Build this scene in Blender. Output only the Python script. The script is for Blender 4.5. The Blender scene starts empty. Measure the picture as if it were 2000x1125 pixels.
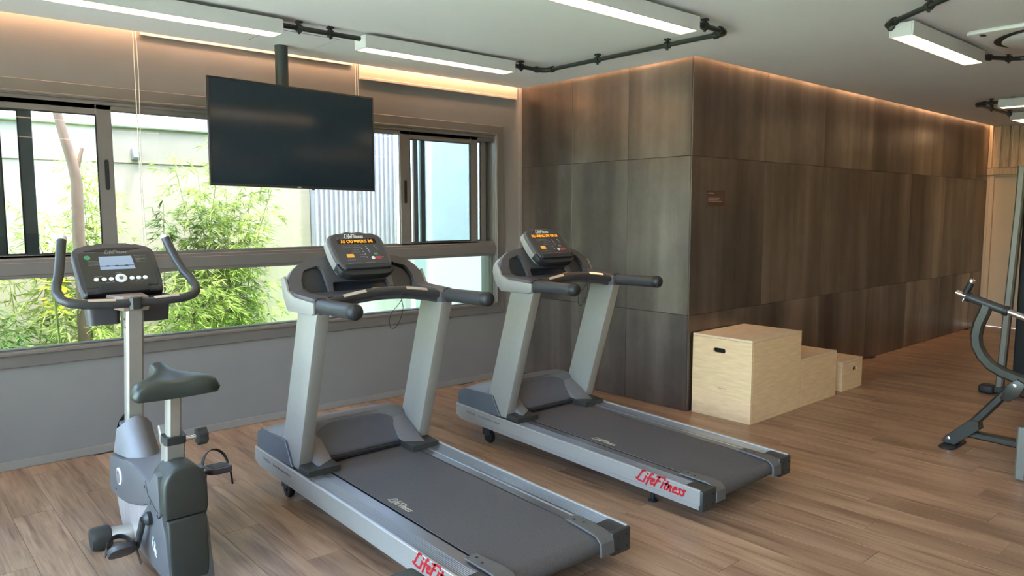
import bpy, bmesh, math, random
from mathutils import Vector, Matrix
random.seed(7)
PI = math.pi
S = bpy.context.scene
COL = S.collection

# ------------------------------------------------------------------ camera
H = 1.6
F_PX = 1447.53
YAW, PITCH, ROLL = math.radians(41.317), math.radians(5.729), math.radians(-0.0855)
cam_d = bpy.data.cameras.new('camera'); cam = bpy.data.objects.new('camera', cam_d); COL.objects.link(cam)
cam_d.sensor_width = 36.0; cam_d.lens = F_PX/2000*36.0; cam_d.clip_start = 0.05; cam_d.clip_end = 200
cy, sy, cp, sp = math.cos(YAW), math.sin(YAW), math.cos(PITCH), math.sin(PITCH)
fwd = Vector((sy*cp, cy*cp, -sp)); right = Vector((cy, -sy, 0)); up = right.cross(fwd)
rr = right*math.cos(ROLL)+up*math.sin(ROLL); uu = -right*math.sin(ROLL)+up*math.cos(ROLL)
M = Matrix((rr, uu, -fwd)).transposed().to_4x4(); M.translation = Vector((0, 0, H))
cam.matrix_world = M
S.camera = cam

# ------------------------------------------------------------------ view, world, sun
S.view_settings.view_transform = 'Standard'; S.view_settings.look = 'None'
S.view_settings.gamma = 1.0; S.view_settings.use_curve_mapping = False
S.view_settings.exposure = 1.15
LAMP_E = 4.8        # radiance of the lamp diffusers
COVE_W = 2.4        # watts per metre of the cove strip
W_ = bpy.data.worlds.new('sky'); S.world = W_; W_.use_nodes = True
nt = W_.node_tree; bg = nt.nodes['Background']
sky = nt.nodes.new('ShaderNodeTexSky'); sky.sky_type = 'NISHITA'; sky.sun_disc = False
sky.sun_elevation = math.radians(62); sky.sun_rotation = math.radians(200); sky.air_density = 1.0; sky.dust_density = 2.2; sky.ozone_density = 1.0
nt.links.new(sky.outputs[0], bg.inputs[0]); bg.inputs[1].default_value = 1.7
sun_d = bpy.data.lights.new('sun', 'SUN'); sun_d.energy = 17; sun_d.angle = math.radians(3); sun_d.color = (1, .96, .88)
sun = bpy.data.objects.new('sun', sun_d); COL.objects.link(sun)
sun.rotation_euler = Vector((-0.22, 0.16, -1.0)).to_track_quat('-Z', 'Y').to_euler(); sun.location = (2, 2, 8)

def portal(name, loc, rot, sx, sy_):
    d = bpy.data.lights.new(name, 'AREA'); d.shape = 'RECTANGLE'; d.size = sx; d.size_y = sy_
    d.cycles.is_portal = True
    o = bpy.data.objects.new(name, d); COL.objects.link(o); o.location = loc; o.rotation_euler = rot
portal('portal', (1.8, 5.72, 1.5), (-PI/2, 0, 0), 5.8, 1.8)
portal('portal', (-1.45, 1.7, 1.3), (0, -PI/2, 0), 2.6, 6.6)

CEIL = 2.80; YW = 5.484; XC = 4.955; YC = 3.495; XE = 11.95; XL = -1.2; YB = -3.0

def cove(name, a, b, z, aim):
    a, b = Vector(a), Vector(b); L = (b-a).length
    d = bpy.data.lights.new(name, 'AREA'); d.shape = 'RECTANGLE'; d.size = L; d.size_y = .02
    d.color = (1.0, .56, .30); d.energy = COVE_W*L
    o = bpy.data.objects.new(name, d); COL.objects.link(o); o.location = ((a+b)/2).to_tuple()[:2]+(z,)
    xa = (b-a).normalized(); zc = -Vector(aim).normalized(); ya = zc.cross(xa)
    m = Matrix((xa, ya, zc)).transposed().to_4x4(); m.translation = o.location; o.matrix_world = m
cove('cove_light', (-1.0, YW-.062, 0), (XC-.05, YW-.062, 0), CEIL+.09, (0, .35, -1))
cove('cove_light', (XC-.045, YC-.05, 0), (XC-.045, YW-.08, 0), CEIL+.10, (.35, 0, -1))
cove('cove_light', (XC-.05, YC-.045, 0), (XE-.05, YC-.045, 0), CEIL+.10, (0, .35, -1))

# ------------------------------------------------------------------ materials
def pmat(name, col, rough=.5, metal=0.0, spec=.5, noise=0.0, nscale=20.0, stretch=(1, 1, 1), bump=0.0, bscale=200.0, emit=None, estr=0.0, coat=0.0, rvar=0.0, obj_rand=0.0):
    m = bpy.data.materials.new(name); m.use_nodes = True; n = m.node_tree.nodes; l = m.node_tree.links
    b = n['Principled BSDF']
    b.inputs['Base Color'].default_value = (*col, 1); b.inputs['Roughness'].default_value = rough
    b.inputs['Metallic'].default_value = metal; b.inputs['Specular IOR Level'].default_value = spec
    b.inputs['Coat Weight'].default_value = coat
    if emit: b.inputs['Emission Color'].default_value = (*emit, 1); b.inputs['Emission Strength'].default_value = estr
    tc = n.new('ShaderNodeTexCoord')
    if noise > 0 or rvar > 0 or obj_rand > 0:
        mp = n.new('ShaderNodeMapping'); mp.inputs['Scale'].default_value = stretch
        l.new(tc.outputs['Object'], mp.inputs[0])
        nz = n.new('ShaderNodeTexNoise'); nz.inputs['Scale'].default_value = nscale; nz.inputs['Detail'].default_value = 5
        l.new(mp.outputs[0], nz.inputs['Vector'])
        mr = n.new('ShaderNodeMapRange'); mr.inputs[1].default_value = .3; mr.inputs[2].default_value = .7
        mr.inputs[3].default_value = 1-noise; mr.inputs[4].default_value = 1+noise
        l.new(nz.outputs[0], mr.inputs[0])
        src = mr.outputs[0]
        if obj_rand > 0:
            oi = n.new('ShaderNodeObjectInfo'); m2 = n.new('ShaderNodeMapRange'); m2.inputs[3].default_value = 1-obj_rand; m2.inputs[4].default_value = 1+obj_rand
            l.new(oi.outputs['Random'], m2.inputs[0]); mu = n.new('ShaderNodeMath'); mu.operation = 'MULTIPLY'
            l.new(src, mu.inputs[0]); l.new(m2.outputs[0], mu.inputs[1]); src = mu.outputs[0]
        vm = n.new('ShaderNodeVectorMath'); vm.operation = 'SCALE'; vm.inputs[0].default_value = col
        l.new(src, vm.inputs['Scale']); l.new(vm.outputs[0], b.inputs['Base Color'])
        if rvar > 0:
            m3 = n.new('ShaderNodeMapRange'); m3.inputs[1].default_value = .3; m3.inputs[2].default_value = .7
            m3.inputs[3].default_value = rough-rvar; m3.inputs[4].default_value = rough+rvar
            l.new(nz.outputs[0], m3.inputs[0]); l.new(m3.outputs[0], b.inputs['Roughness'])
    if bump > 0:
        nb = n.new('ShaderNodeTexNoise'); nb.inputs['Scale'].default_value = bscale; nb.inputs['Detail'].default_value = 3
        l.new(tc.outputs['Object'], nb.inputs['Vector'])
        bp = n.new('ShaderNodeBump'); bp.inputs['Strength'].default_value = bump; bp.inputs['Distance'].default_value = .002
        l.new(nb.outputs[0], bp.inputs['Height']); l.new(bp.outputs[0], b.inputs['Normal'])
    return m

def wood_floor_mat():
    m = bpy.data.materials.new('wood_plank'); m.use_nodes = True; n = m.node_tree.nodes; l = m.node_tree.links
    b = n['Principled BSDF']
    g = n.new('ShaderNodeNewGeometry'); oi = n.new('ShaderNodeObjectInfo')
    def mapped(scale):
        mp = n.new('ShaderNodeVectorMath'); mp.operation = 'MULTIPLY'; mp.inputs[1].default_value = scale
        l.new(g.outputs['Position'], mp.inputs[0])
        w = n.new('ShaderNodeMath'); w.operation = 'MULTIPLY'; w.inputs[1].default_value = 37.0; l.new(oi.outputs['Random'], w.inputs[0])
        return mp.outputs[0], w.outputs[0]
    def noise(scale, s, detail=4, dist=0.0, rough=.55):
        v, w = mapped(scale); nz = n.new('ShaderNodeTexNoise'); nz.noise_dimensions = '4D'
        nz.inputs['Scale'].default_value = s; nz.inputs['Detail'].default_value = detail; nz.inputs['Distortion'].default_value = dist; nz.inputs['Roughness'].default_value = rough
        l.new(v, nz.inputs['Vector']); l.new(w, nz.inputs['W']); return nz.outputs[0]
    broad = noise((9, 1.1, 1), 1.0, 3, .6)
    streak = noise((30, 1.6, 1), 1.0, 5, 1.2)
    fine = noise((140, 5, 1), 1.0, 4, .5, .7)
    r1 = n.new('ShaderNodeValToRGB'); e = r1.color_ramp.elements
    e[0].position = .30; e[0].color = (.205, .118, .070, 1); e[1].position = .72; e[1].color = (.42, .275, .175, 1)
    x = e.new(.5); x.color = (.325, .20, .122, 1)
    l.new(broad, r1.inputs[0])
    r2 = n.new('ShaderNodeValToRGB'); e = r2.color_ramp.elements
    e[0].position = .30; e[0].color = (.42, .37, .34, 1); e[1].position = .50; e[1].color = (1, 1, 1, 1)
    l.new(streak, r2.inputs[0])
    mx = n.new('ShaderNodeMix'); mx.data_type = 'RGBA'; mx.blend_type = 'MULTIPLY'; mx.inputs[0].default_value = .85
    l.new(r1.outputs[0], mx.inputs[6]); l.new(r2.outputs[0], mx.inputs[7])
    mr = n.new('ShaderNodeMapRange'); mr.inputs[1].default_value = .3; mr.inputs[2].default_value = .7; mr.inputs[3].default_value = .78; mr.inputs[4].default_value = 1.2
    l.new(fine, mr.inputs[0])
    m2 = n.new('ShaderNodeMapRange'); m2.inputs[3].default_value = .88; m2.inputs[4].default_value = 1.12; l.new(oi.outputs['Random'], m2.inputs[0])
    mu = n.new('ShaderNodeMath'); mu.operation = 'MULTIPLY'; l.new(mr.outputs[0], mu.inputs[0]); l.new(m2.outputs[0], mu.inputs[1])
    sc = n.new('ShaderNodeVectorMath'); sc.operation = 'SCALE'; l.new(mx.outputs[2], sc.inputs[0]); l.new(mu.outputs[0], sc.inputs['Scale'])
    l.new(sc.outputs[0], b.inputs['Base Color'])
    b.inputs['Roughness'].default_value = .38; b.inputs['Specular IOR Level'].default_value = .6
    bp = n.new('ShaderNodeBump'); bp.inputs['Strength'].default_value = .25; bp.inputs['Distance'].default_value = .001
    l.new(fine, bp.inputs['Height']); l.new(bp.outputs[0], b.inputs['Normal'])
    return m

def tile_mat():
    m = bpy.data.materials.new('oxidised_tile'); m.use_nodes = True; n = m.node_tree.nodes; l = m.node_tree.links
    b = n['Principled BSDF']; g = n.new('ShaderNodeNewGeometry'); oi = n.new('ShaderNodeObjectInfo')
    w = n.new('ShaderNodeMath'); w.operation = 'MULTIPLY'; w.inputs[1].default_value = 53.0; l.new(oi.outputs['Random'], w.inputs[0])
    def noise(scale, s, detail, rough=.5, dist=0.0):
        mp = n.new('ShaderNodeVectorMath'); mp.operation = 'MULTIPLY'; mp.inputs[1].default_value = scale
        l.new(g.outputs['Position'], mp.inputs[0]); nz = n.new('ShaderNodeTexNoise'); nz.noise_dimensions = '4D'
        nz.inputs['Scale'].default_value = s; nz.inputs['Detail'].default_value = detail; nz.inputs['Roughness'].default_value = rough; nz.inputs['Distortion'].default_value = dist
        l.new(mp.outputs[0], nz.inputs['Vector']); l.new(w.outputs[0], nz.inputs['W']); return nz.outputs[0]
    st = noise((2.0, 2.0, .25), 1.0, 3, .5); st2 = noise((12, 12, .4), 1.0, 3); blot = noise((5, 5, 3.5), 1.0, 6, .7)
    r = n.new('ShaderNodeValToRGB'); e = r.color_ramp.elements
    e[0].position = .36; e[0].color = (.125, .102, .088, 1); e[1].position = .70; e[1].color = (.43, .375, .33, 1)
    x = e.new(.52); x.color = (.225, .192, .165, 1)
    a = n.new('ShaderNodeMath'); a.operation = 'MULTIPLY_ADD'; a.inputs[1].default_value = .86
    c = n.new('ShaderNodeMath'); c.operation = 'MULTIPLY'; c.inputs[1].default_value = .14; l.new(st2, c.inputs[0])
    l.new(st, a.inputs[0]); l.new(c.outputs[0], a.inputs[2]); l.new(a.outputs[0], r.inputs[0])
    mr = n.new('ShaderNodeMapRange'); mr.inputs[1].default_value = .3; mr.inputs[2].default_value = .7; mr.inputs[3].default_value = .85; mr.inputs[4].default_value = 1.15; l.new(blot, mr.inputs[0])
    m2 = n.new('ShaderNodeMapRange'); m2.inputs[3].default_value = .9; m2.inputs[4].default_value = 1.1; l.new(oi.outputs['Random'], m2.inputs[0])
    mu = n.new('ShaderNodeMath'); mu.operation = 'MULTIPLY'; l.new(mr.outputs[0], mu.inputs[0]); l.new(m2.outputs[0], mu.inputs[1])
    sc = n.new('ShaderNodeVectorMath'); sc.operation = 'SCALE'; l.new(r.outputs[0], sc.inputs[0]); l.new(mu.outputs[0], sc.inputs['Scale'])
    l.new(sc.outputs[0], b.inputs['Base Color'])
    m3 = n.new('ShaderNodeMapRange'); m3.inputs[1].default_value = .3; m3.inputs[2].default_value = .7; m3.inputs[3].default_value = .46; m3.inputs[4].default_value = .28; l.new(st, m3.inputs[0])
    l.new(m3.outputs[0], b.inputs['Roughness']); b.inputs['Metallic'].default_value = .88; b.inputs['Specular IOR Level'].default_value = .7
    return m

def ply_mat(name, base):
    return pmat(name, base, .5, noise=.10, nscale=6, stretch=(1.2, 1.2, 9), bump=.05)

def glass_mat(nm='window_glass', tint=(.60, .62, .62)):
    m = bpy.data.materials.new(nm); m.use_nodes = True; n = m.node_tree.nodes; l = m.node_tree.links
    n.remove(n['Principled BSDF']); out = n['Material Output']
    t = n.new('ShaderNodeBsdfTransparent'); t.inputs[0].default_value = (*tint, 1)
    g = n.new('ShaderNodeBsdfGlossy'); g.inputs['Roughness'].default_value = .01
    fr = n.new('ShaderNodeFresnel'); fr.inputs[0].default_value = 1.45
    mx = n.new('ShaderNodeMixShader'); l.new(fr.outputs[0], mx.inputs[0]); l.new(t.outputs[0], mx.inputs[1]); l.new(g.outputs[0], mx.inputs[2])
    l.new(mx.outputs[0], out.inputs[0]); return m

def leaf_mat(name, col, trans=.5):
    m = bpy.data.materials.new(name); m.use_nodes = True; n = m.node_tree.nodes; l = m.node_tree.links
    n.remove(n['Principled BSDF']); out = n['Material Output']
    g = n.new('ShaderNodeNewGeometry'); nz = n.new('ShaderNodeTexNoise'); nz.inputs['Scale'].default_value = 9; l.new(g.outputs['Position'], nz.inputs['Vector'])
    mr = n.new('ShaderNodeMapRange'); mr.inputs[1].default_value = .3; mr.inputs[2].default_value = .7; mr.inputs[3].default_value = .5; mr.inputs[4].default_value = 1.35; l.new(nz.outputs[0], mr.inputs[0])
    sc = n.new('ShaderNodeVectorMath'); sc.operation = 'SCALE'; sc.inputs[0].default_value = col; l.new(mr.outputs[0], sc.inputs['Scale'])
    d = n.new('ShaderNodeBsdfDiffuse'); t = n.new('ShaderNodeBsdfTranslucent'); l.new(sc.outputs[0], d.inputs[0]); l.new(sc.outputs[0], t.inputs[0])
    mx = n.new('ShaderNodeMixShader'); mx.inputs[0].default_value = trans; l.new(d.outputs[0], mx.inputs[1]); l.new(t.outputs[0], mx.inputs[2]); l.new(mx.outputs[0], out.inputs[0])
    return m

M_ = dict(
 wood=wood_floor_mat(), tile=tile_mat(), glass=glass_mat(), sashglass=glass_mat('sash_glass', (.80, .83, .84)), clear=glass_mat('clear_glass', (.95, .97, .97)),
 subfloor=pmat('subfloor_joint', (.045, .032, .025), .9, noise=.1),
 wall=pmat('grey_paint', (.225, .212, .208), .62, noise=.03, nscale=3, bump=.05, bscale=300),
 base=pmat('skirting_paint', (.26, .24, .22), .5, noise=.03),
 ceil=pmat('ceiling_paint', (.80, .80, .79), .85, noise=.012, nscale=2),
 plaster=pmat('pale_plaster', (.62, .56, .50), .8, noise=.04, nscale=3),
 alu=pmat('bronze_aluminium', (.205, .185, .17), .42, metal=.35, noise=.03, nscale=8),
 alud=pmat('dark_aluminium', (.13, .135, .125), .45, metal=.3, noise=.03),
 rubber=pmat('gasket_rubber', (.02, .02, .02), .7, noise=.05),
 blind=pmat('blind_fabric', (.60, .52, .44), .8, noise=.04, nscale=60, stretch=(1, 1, .2)),
 cord=pmat('cord_white', (.75, .70, .62), .6, noise=.05),
 lampbody=pmat('lamp_housing', (.66, .66, .64), .5, noise=.02),
 diffuser=pmat('lamp_diffuser', (.9, .85, .75), .6, noise=.01, emit=(1.0, .66, .38), estr=LAMP_E),
 conduit=pmat('black_conduit', (.022, .026, .024), .33, noise=.1, spec=.6),
 acwhite=pmat('ac_plastic', (.74, .73, .70), .4, noise=.02),
 black=pmat('matte_black', (.012, .013, .014), .55, noise=.1),
 screen=pmat('tv_screen', (.010, .022, .034), .12, noise=.04, spec=.45),
 bezel=pmat('tv_bezel', (.02, .02, .022), .35, noise=.05),
 polem=pmat('painted_steel_green_grey', (.055, .065, .06), .4, metal=.3, noise=.05),
 silver=pmat('silver_paint', (.30, .288, .262), .38, metal=.25, noise=.025, nscale=30),
 alur=pmat('ribbed_aluminium', (.33, .335, .34), .28, metal=.8, noise=.05, nscale=8, stretch=(20, .3, 20)),
 lip=pmat('bright_aluminium_lip', (.62, .61, .60), .3, metal=.7, noise=.02),
 belt=pmat('running_belt', (.075, .070, .070), .62, noise=.25, nscale=220, bump=.3, bscale=500),
 dplast=pmat('dark_plastic', (.050, .048, .055), .48, noise=.06, nscale=60, bump=.08, bscale=600),
 mplast=pmat('console_plastic', (.085, .078, .082), .45, noise=.05, nscale=60, bump=.08, bscale=600),
 bplast=pmat('blue_grey_plastic', (.075, .085, .095), .5, noise=.05, bump=.08, bscale=600),
 gplast=pmat('grey_plastic', (.145, .142, .15), .42, noise=.04, bump=.05, bscale=600),
 hoodin=pmat('hood_inset_plastic', (.085, .085, .10), .45, noise=.04, bump=.06, bscale=500),
 pocket=pmat('pocket_liner', (.016, .020, .026), .4, noise=.06),
 endcap=pmat('end_cap_plastic', (.028, .030, .028), .45, noise=.06),
 bracket=pmat('belt_guide_plastic', (.095, .093, .088), .5, noise=.05),
 grip=pmat('rubber_grip', (.035, .036, .037), .42, noise=.08, nscale=80, bump=.1, bscale=400),
 sensor=pmat('pulse_sensor_steel', (.75, .66, .58), .28, metal=.8, noise=.03),
 red=pmat('red_print', (.36, .008, .014), .45, noise=.03),
 white=pmat('white_print', (.78, .77, .76), .5, noise=.02),
 dimw=pmat('grey_white_button', (.36, .38, .40), .5, noise=.02),
 gold=pmat('faded_gold_print', (.42, .38, .28), .6, noise=.1),
 greyp=pmat('grey_print', (.17, .18, .19), .5, noise=.03),
 dimp=pmat('dim_print', (.20, .19, .20), .5, noise=.05),
 amber=pmat('amber_led', (.9, .35, .02), .4, noise=.02, emit=(1.0, .36, .03), estr=.42),
 amberdim=pmat('amber_display', (.62, .30, .04), .4, noise=.02, emit=(1.0, .45, .06), estr=.12),
 ledback=pmat('led_window', (.035, .015, .012), .25, noise=.05),
 green=pmat('green_button', (.06, .30, .16), .4, noise=.03),
 redb=pmat('red_button', (.42, .05, .05), .4, noise=.03),
 yellow=pmat('yellow_clip', (.75, .38, .03), .45, noise=.03),
 lcd=pmat('lcd_glass', (.20, .25, .33), .22, noise=.02, emit=(.25, .33, .45), estr=.25),
 postdark=pmat('post_paint', (.16, .15, .125), .4, metal=.3, noise=.04),
 neckm=pmat('neck_bronze_plastic', (.24, .18, .15), .4, noise=.04),
 chrome=pmat('chrome', (.75, .75, .75), .18, metal=1, noise=.02),
 bikegrey=pmat('bike_shroud', (.092, .092, .100), .42, noise=.04, bump=.05, bscale=500),
 bikedark=pmat('bike_dark_shroud', (.030, .033, .028), .48, noise=.05, bump=.05, bscale=500),
 bikelow=pmat('bike_base_cover', (.36, .32, .31), .35, noise=.12, nscale=5, stretch=(1, 6, 1), metal=.2),
 bikepost=pmat('bike_post_metal', (.36, .34, .30), .36, metal=.5, noise=.03),
 vinyl=pmat('saddle_vinyl', (.028, .036, .030), .36, noise=.06, nscale=40, bump=.1, bscale=300),
 steelg=pmat('gym_frame_paint', (.038, .035, .027), .33, metal=.3, noise=.05),
 ply=ply_mat('birch_plywood', (.76, .54, .31)), plyt=pmat('birch_plywood_top', (.72, .54, .36), .5, noise=.10, nscale=5, stretch=(1.5, 8, 1)),
 plyshade=pmat('slot_shade', (.012, .010, .008), .9, noise=.1),  # near-black standing in for the shade behind the hand slots
 plaque=pmat('brown_plaque', (.085, .036, .024), .4, noise=.06),
 ptext=pmat('plaque_print', (.40, .31, .26), .6, noise=.04),
 pine=pmat('pine_board', (.58, .42, .27), .6, noise=.22, nscale=5, stretch=(8, 8, .8), obj_rand=.15),
 door=pmat('door_laminate', (.62, .48, .34), .5, noise=.03, nscale=4),
 gwall=pmat('garden_wall_render', (.375, .34, .265), .85, noise=.06, nscale=2),
 gwhite=pmat('white_coping', (.60, .60, .60), .7, noise=.03),
 clad=pmat('white_cladding', (.40, .41, .46), .45, noise=.03),
 bluewall=pmat('pale_blue_render', (.42, .49, .54), .7, noise=.02),
 soil=pmat('ground_cover', (.30, .62, .20), .95, noise=.3, nscale=5),
 lawn=pmat('pale_bounce_ground', (.56, .62, .54), .9, noise=.3, nscale=8),  # pale for brighter bounce light; this surface is never seen
 bark=pmat('tree_bark', (.13, .088, .062), .8, noise=.3, nscale=14, stretch=(1, 1, .4), bump=.4, bscale=60),
 culm=pmat('bamboo_culm', (.38, .42, .16), .5, noise=.15),
 leafA=leaf_mat('bamboo_leaf_light', (.44, .54, .17)), leafB=leaf_mat('bamboo_leaf_dark', (.19, .31, .11)), leafC=leaf_mat('yellow_leaf', (.85, .75, .05)),
 hedge=leaf_mat('hedge_leaf', (.34, .60, .26)),
 lantern=pmat('lantern_metal', (.30, .32, .34), .4, metal=.5, noise=.05),
)

# ------------------------------------------------------------------ mesh helpers
class MB:
    def __init__(s): s.bm = bmesh.new()
    def _add(s, t, mi=0):
        me = bpy.data.meshes.new('t'); t.to_mesh(me); t.free(); s.bm.from_mesh(me); bpy.data.meshes.remove(me); return s
    def box(s, x0, x1, y0, y1, z0, z1, bev=0.0, seg=2, mat=None):
        t = bmesh.new(); bmesh.ops.create_cube(t, size=1)
        for v in t.verts:
            v.co = Vector(((x0+x1)/2+v.co.x*(x1-x0), (y0+y1)/2+v.co.y*(y1-y0), (z0+z1)/2+v.co.z*(z1-z0)))
        if bev > 0: bmesh.ops.bevel(t, geom=t.edges[:], offset=bev, segments=seg, affect='EDGES', profile=.5)
        if mat is not None: bmesh.ops.transform(t, matrix=mat, verts=t.verts)
        return s._add(t)
    def prism(s, pts, fr, w0, w1, bev=0.0, seg=2, holes=()):
        """pts 2D outline, fr(u,v,w)->Vector, extruded from w0 to w1"""
        t = bmesh.new(); loops = [list(pts)]+[list(h) for h in holes]
        if holes:
            for lp in loops:
                vs = [t.verts.new((p[0], p[1], w0)) for p in lp]
                for i in range(len(vs)): t.edges.new((vs[i], vs[(i+1) % len(vs)]))
            bmesh.ops.triangle_fill(t, use_beauty=True, use_dissolve=False, edges=t.edges[:])
        else:
            t.faces.new([t.verts.new((p[0], p[1], w0)) for p in pts])
        r = bmesh.ops.extrude_face_region(t, geom=t.faces[:])
        for v in [g for g in r['geom'] if isinstance(g, bmesh.types.BMVert)]: v.co.z = w1
        if bev > 0 and not holes:
            ed = [e for e in t.edges if abs(e.verts[0].co.z-e.verts[1].co.z) < 1e-7]
            bmesh.ops.bevel(t, geom=ed, offset=bev, segments=seg, affect='EDGES', profile=.5)
        for v in t.verts: v.co = Vector(fr(v.co.x, v.co.y, v.co.z))
        bmesh.ops.recalc_face_normals(t, faces=t.faces[:])
        return s._add(t)
    def tube(s, path, rad, n=12, cap=True, sx=1.0, sy_=1.0, upv=None):
        path = [Vector(p) for p in path]; t = bmesh.new(); rings = []
        if not hasattr(rad, '__len__'): rad = [rad]*len(path)
        ref = Vector(upv) if upv else None
        prev = None
        for i, p in enumerate(path):
            if i == 0: d = path[1]-p
            elif i == len(path)-1: d = p-path[i-1]
            else: d = (path[i+1]-p).normalized()+(p-path[i-1]).normalized()
            d.normalize()
            if ref is not None: a = (ref-d*ref.dot(d))
            elif prev is None:
                a = Vector((0, 0, 1)) if abs(d.z) < .9 else Vector((1, 0, 0)); a = a-d*a.dot(d)
            else: a = prev-d*prev.dot(d)
            a.normalize(); prev = a; b = d.cross(a)
            rings.append([t.verts.new(p+(a*math.cos(2*PI*k/n)*sx+b*math.sin(2*PI*k/n)*sy_)*rad[i]) for k in range(n)])
        for i in range(len(rings)-1):
            for k in range(n): t.faces.new((rings[i][k], rings[i][(k+1) % n], rings[i+1][(k+1) % n], rings[i+1][k]))
        if cap: t.faces.new(rings[0][::-1]); t.faces.new(rings[-1])
        bmesh.ops.recalc_face_normals(t, faces=t.faces[:])
        return s._add(t)
    def rtube(s, path, w, h, upv, bev=.006):
        """rectangular bar along a path (w across, h along upv)"""
        path = [Vector(p) for p in path]; t = bmesh.new(); rings = []
        U = Vector(upv)
        b = bev
        prof = [(-w/2+b, -h/2), (w/2-b, -h/2), (w/2, -h/2+b), (w/2, h/2-b), (w/2-b, h/2), (-w/2+b, h/2), (-w/2, h/2-b), (-w/2, -h/2+b)]
        for i, p in enumerate(path):
            d = (path[min(i+1, len(path)-1)]-path[max(i-1, 0)]).normalized()
            a = (U-d*U.dot(d)).normalized(); c = d.cross(a)
            rings.append([t.verts.new(p+c*q[0]+a*q[1]) for q in prof])
        n = len(prof)
        for i in range(len(rings)-1):
            for k in range(n): t.faces.new((rings[i][k], rings[i][(k+1) % n], rings[i+1][(k+1) % n], rings[i+1][k]))
        t.faces.new(rings[0][::-1]); t.faces.new(rings[-1])
        bmesh.ops.recalc_face_normals(t, faces=t.faces[:])
        return s._add(t)
    def lathe(s, prof, o, ax, n=24):
        """prof = [(r, h)], o origin, ax axis"""
        ax = Vector(ax).normalized(); a = Vector((0, 0, 1)) if abs(ax.z) < .9 else Vector((1, 0, 0)); a = (a-ax*a.dot(ax)).normalized(); b = ax.cross(a); o = Vector(o)
        t = bmesh.new(); rings = [[t.verts.new(o+ax*h+(a*math.cos(2*PI*k/n)+b*math.sin(2*PI*k/n))*r) for k in range(n)] for r, h in prof]
        for i in range(len(rings)-1):
            for k in range(n): t.faces.new((rings[i][k], rings[i][(k+1) % n], rings[i+1][(k+1) % n], rings[i+1][k]))
        t.faces.new(rings[0][::-1]); t.faces.new(rings[-1])
        bmesh.ops.remove_doubles(t, verts=t.verts[:], dist=1e-6)
        bmesh.ops.recalc_face_normals(t, faces=t.faces[:])
        return s._add(t)
    def grid(s, rows, thick=0.0):
        """rows of points -> surface; thick>0 solidifies down in z"""
        t = bmesh.new(); vs = [[t.verts.new(p) for p in r] for r in rows]
        for i in range(len(vs)-1):
            for k in range(len(vs[0])-1): t.faces.new((vs[i][k], vs[i][k+1], vs[i+1][k+1], vs[i+1][k]))
        if thick:
            r = bmesh.ops.extrude_face_region(t, geom=t.faces[:])
            for v in [g for g in r['geom'] if isinstance(g, bmesh.types.BMVert)]: v.co.z -= thick
        bmesh.ops.recalc_face_normals(t, faces=t.faces[:])
        return s._add(t)
    def xf(s, fn):
        for v in s.bm.verts: v.co = Vector(fn(v.co))
        return s
    def build(s, name, mat, parent=None, smooth=True, angle=35, loc=None, kind=None):
        me = bpy.data.meshes.new(name); s.bm.to_mesh(me); s.bm.free()
        if smooth:
            me.shade_smooth(); me.set_sharp_from_angle(angle=math.radians(angle))
        me.materials.append(mat if not isinstance(mat, str) else M_[mat])
        o = bpy.data.objects.new(name, me); COL.objects.link(o)
        if parent: o.parent = parent
        if loc: o.location = loc
        if kind: o['kind'] = kind
        return o

def thing(name, label, cat, loc=(0, 0, 0), rz=0, group=None):
    o = bpy.data.objects.new(name, None); COL.objects.link(o); o.location = loc; o.rotation_euler = (0, 0, rz)
    o.empty_display_size = .1; o['label'] = label; o['category'] = cat
    if group: o['group'] = group
    return o
def tag(o, label, cat, group=None):
    o['label'] = label; o['category'] = cat
    if group: o['group'] = group
    return o
def lab(o, label): o['label'] = label; return o
def inst(src, parent, loc=(0, 0, 0), name=None):
    c = src.copy(); COL.objects.link(c); c.parent = parent; c.location = loc
    if name: c.name = name
    return c
def copy_tree(o, parent=None):
    c = o.copy(); COL.objects.link(c); c.parent = parent
    for ch in [x for x in o.children]: copy_tree(ch, c)
    return c
def struct(o): o['kind'] = 'structure'; return o
XYZ = lambda u, v, w: (w, u, v)          # outline in (y,z), extruded in x
def rrect(w, h, r, n=5, cx=0, cy_=0):
    p = []
    for (sx, sy_, a0) in ((1, 1, 0), (-1, 1, 90), (-1, -1, 180), (1, -1, 270)):
        for k in range(n+1):
            a = math.radians(a0+90*k/n); p.append((cx+sx*(w/2-r)+r*math.cos(a), cy_+sy_*(h/2-r)+r*math.sin(a)))
    return p
def disc(r, n=20, cx=0, cy_=0): return [(cx+r*math.cos(2*PI*k/n), cy_+r*math.sin(2*PI*k/n)) for k in range(n)]
def frame(o, ux, uy):
    o = Vector(o); ux = Vector(ux).normalized(); uy = Vector(uy).normalized(); n = ux.cross(uy)
    return lambda u, v, w: o+ux*u+uy*v+n*w

def text_obj(txt, size, name, mat, parent, fr, w=.0008, shear=0.0, bold=0.0, align='LEFT', sx=1.0, extr=.0006):
    c = bpy.data.curves.new('txt', 'FONT'); c.body = txt; c.size = size; c.shear = shear; c.offset = bold; c.extrude = extr; c.align_x = align; c.resolution_u = 2
    o = bpy.data.objects.new('txt', c); COL.objects.link(o)
    dg = bpy.context.evaluated_depsgraph_get(); me = bpy.data.meshes.new_from_object(o.evaluated_get(dg))
    bpy.data.objects.remove(o); bpy.data.curves.remove(c)
    for v in me.vertices: v.co = Vector(fr(v.co.x*sx, v.co.y, v.co.z+w))
    me.name = name; me.materials.clear(); me.materials.append(M_[mat])
    ob = bpy.data.objects.new(name, me); COL.objects.link(ob); ob.parent = parent; return ob

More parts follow.
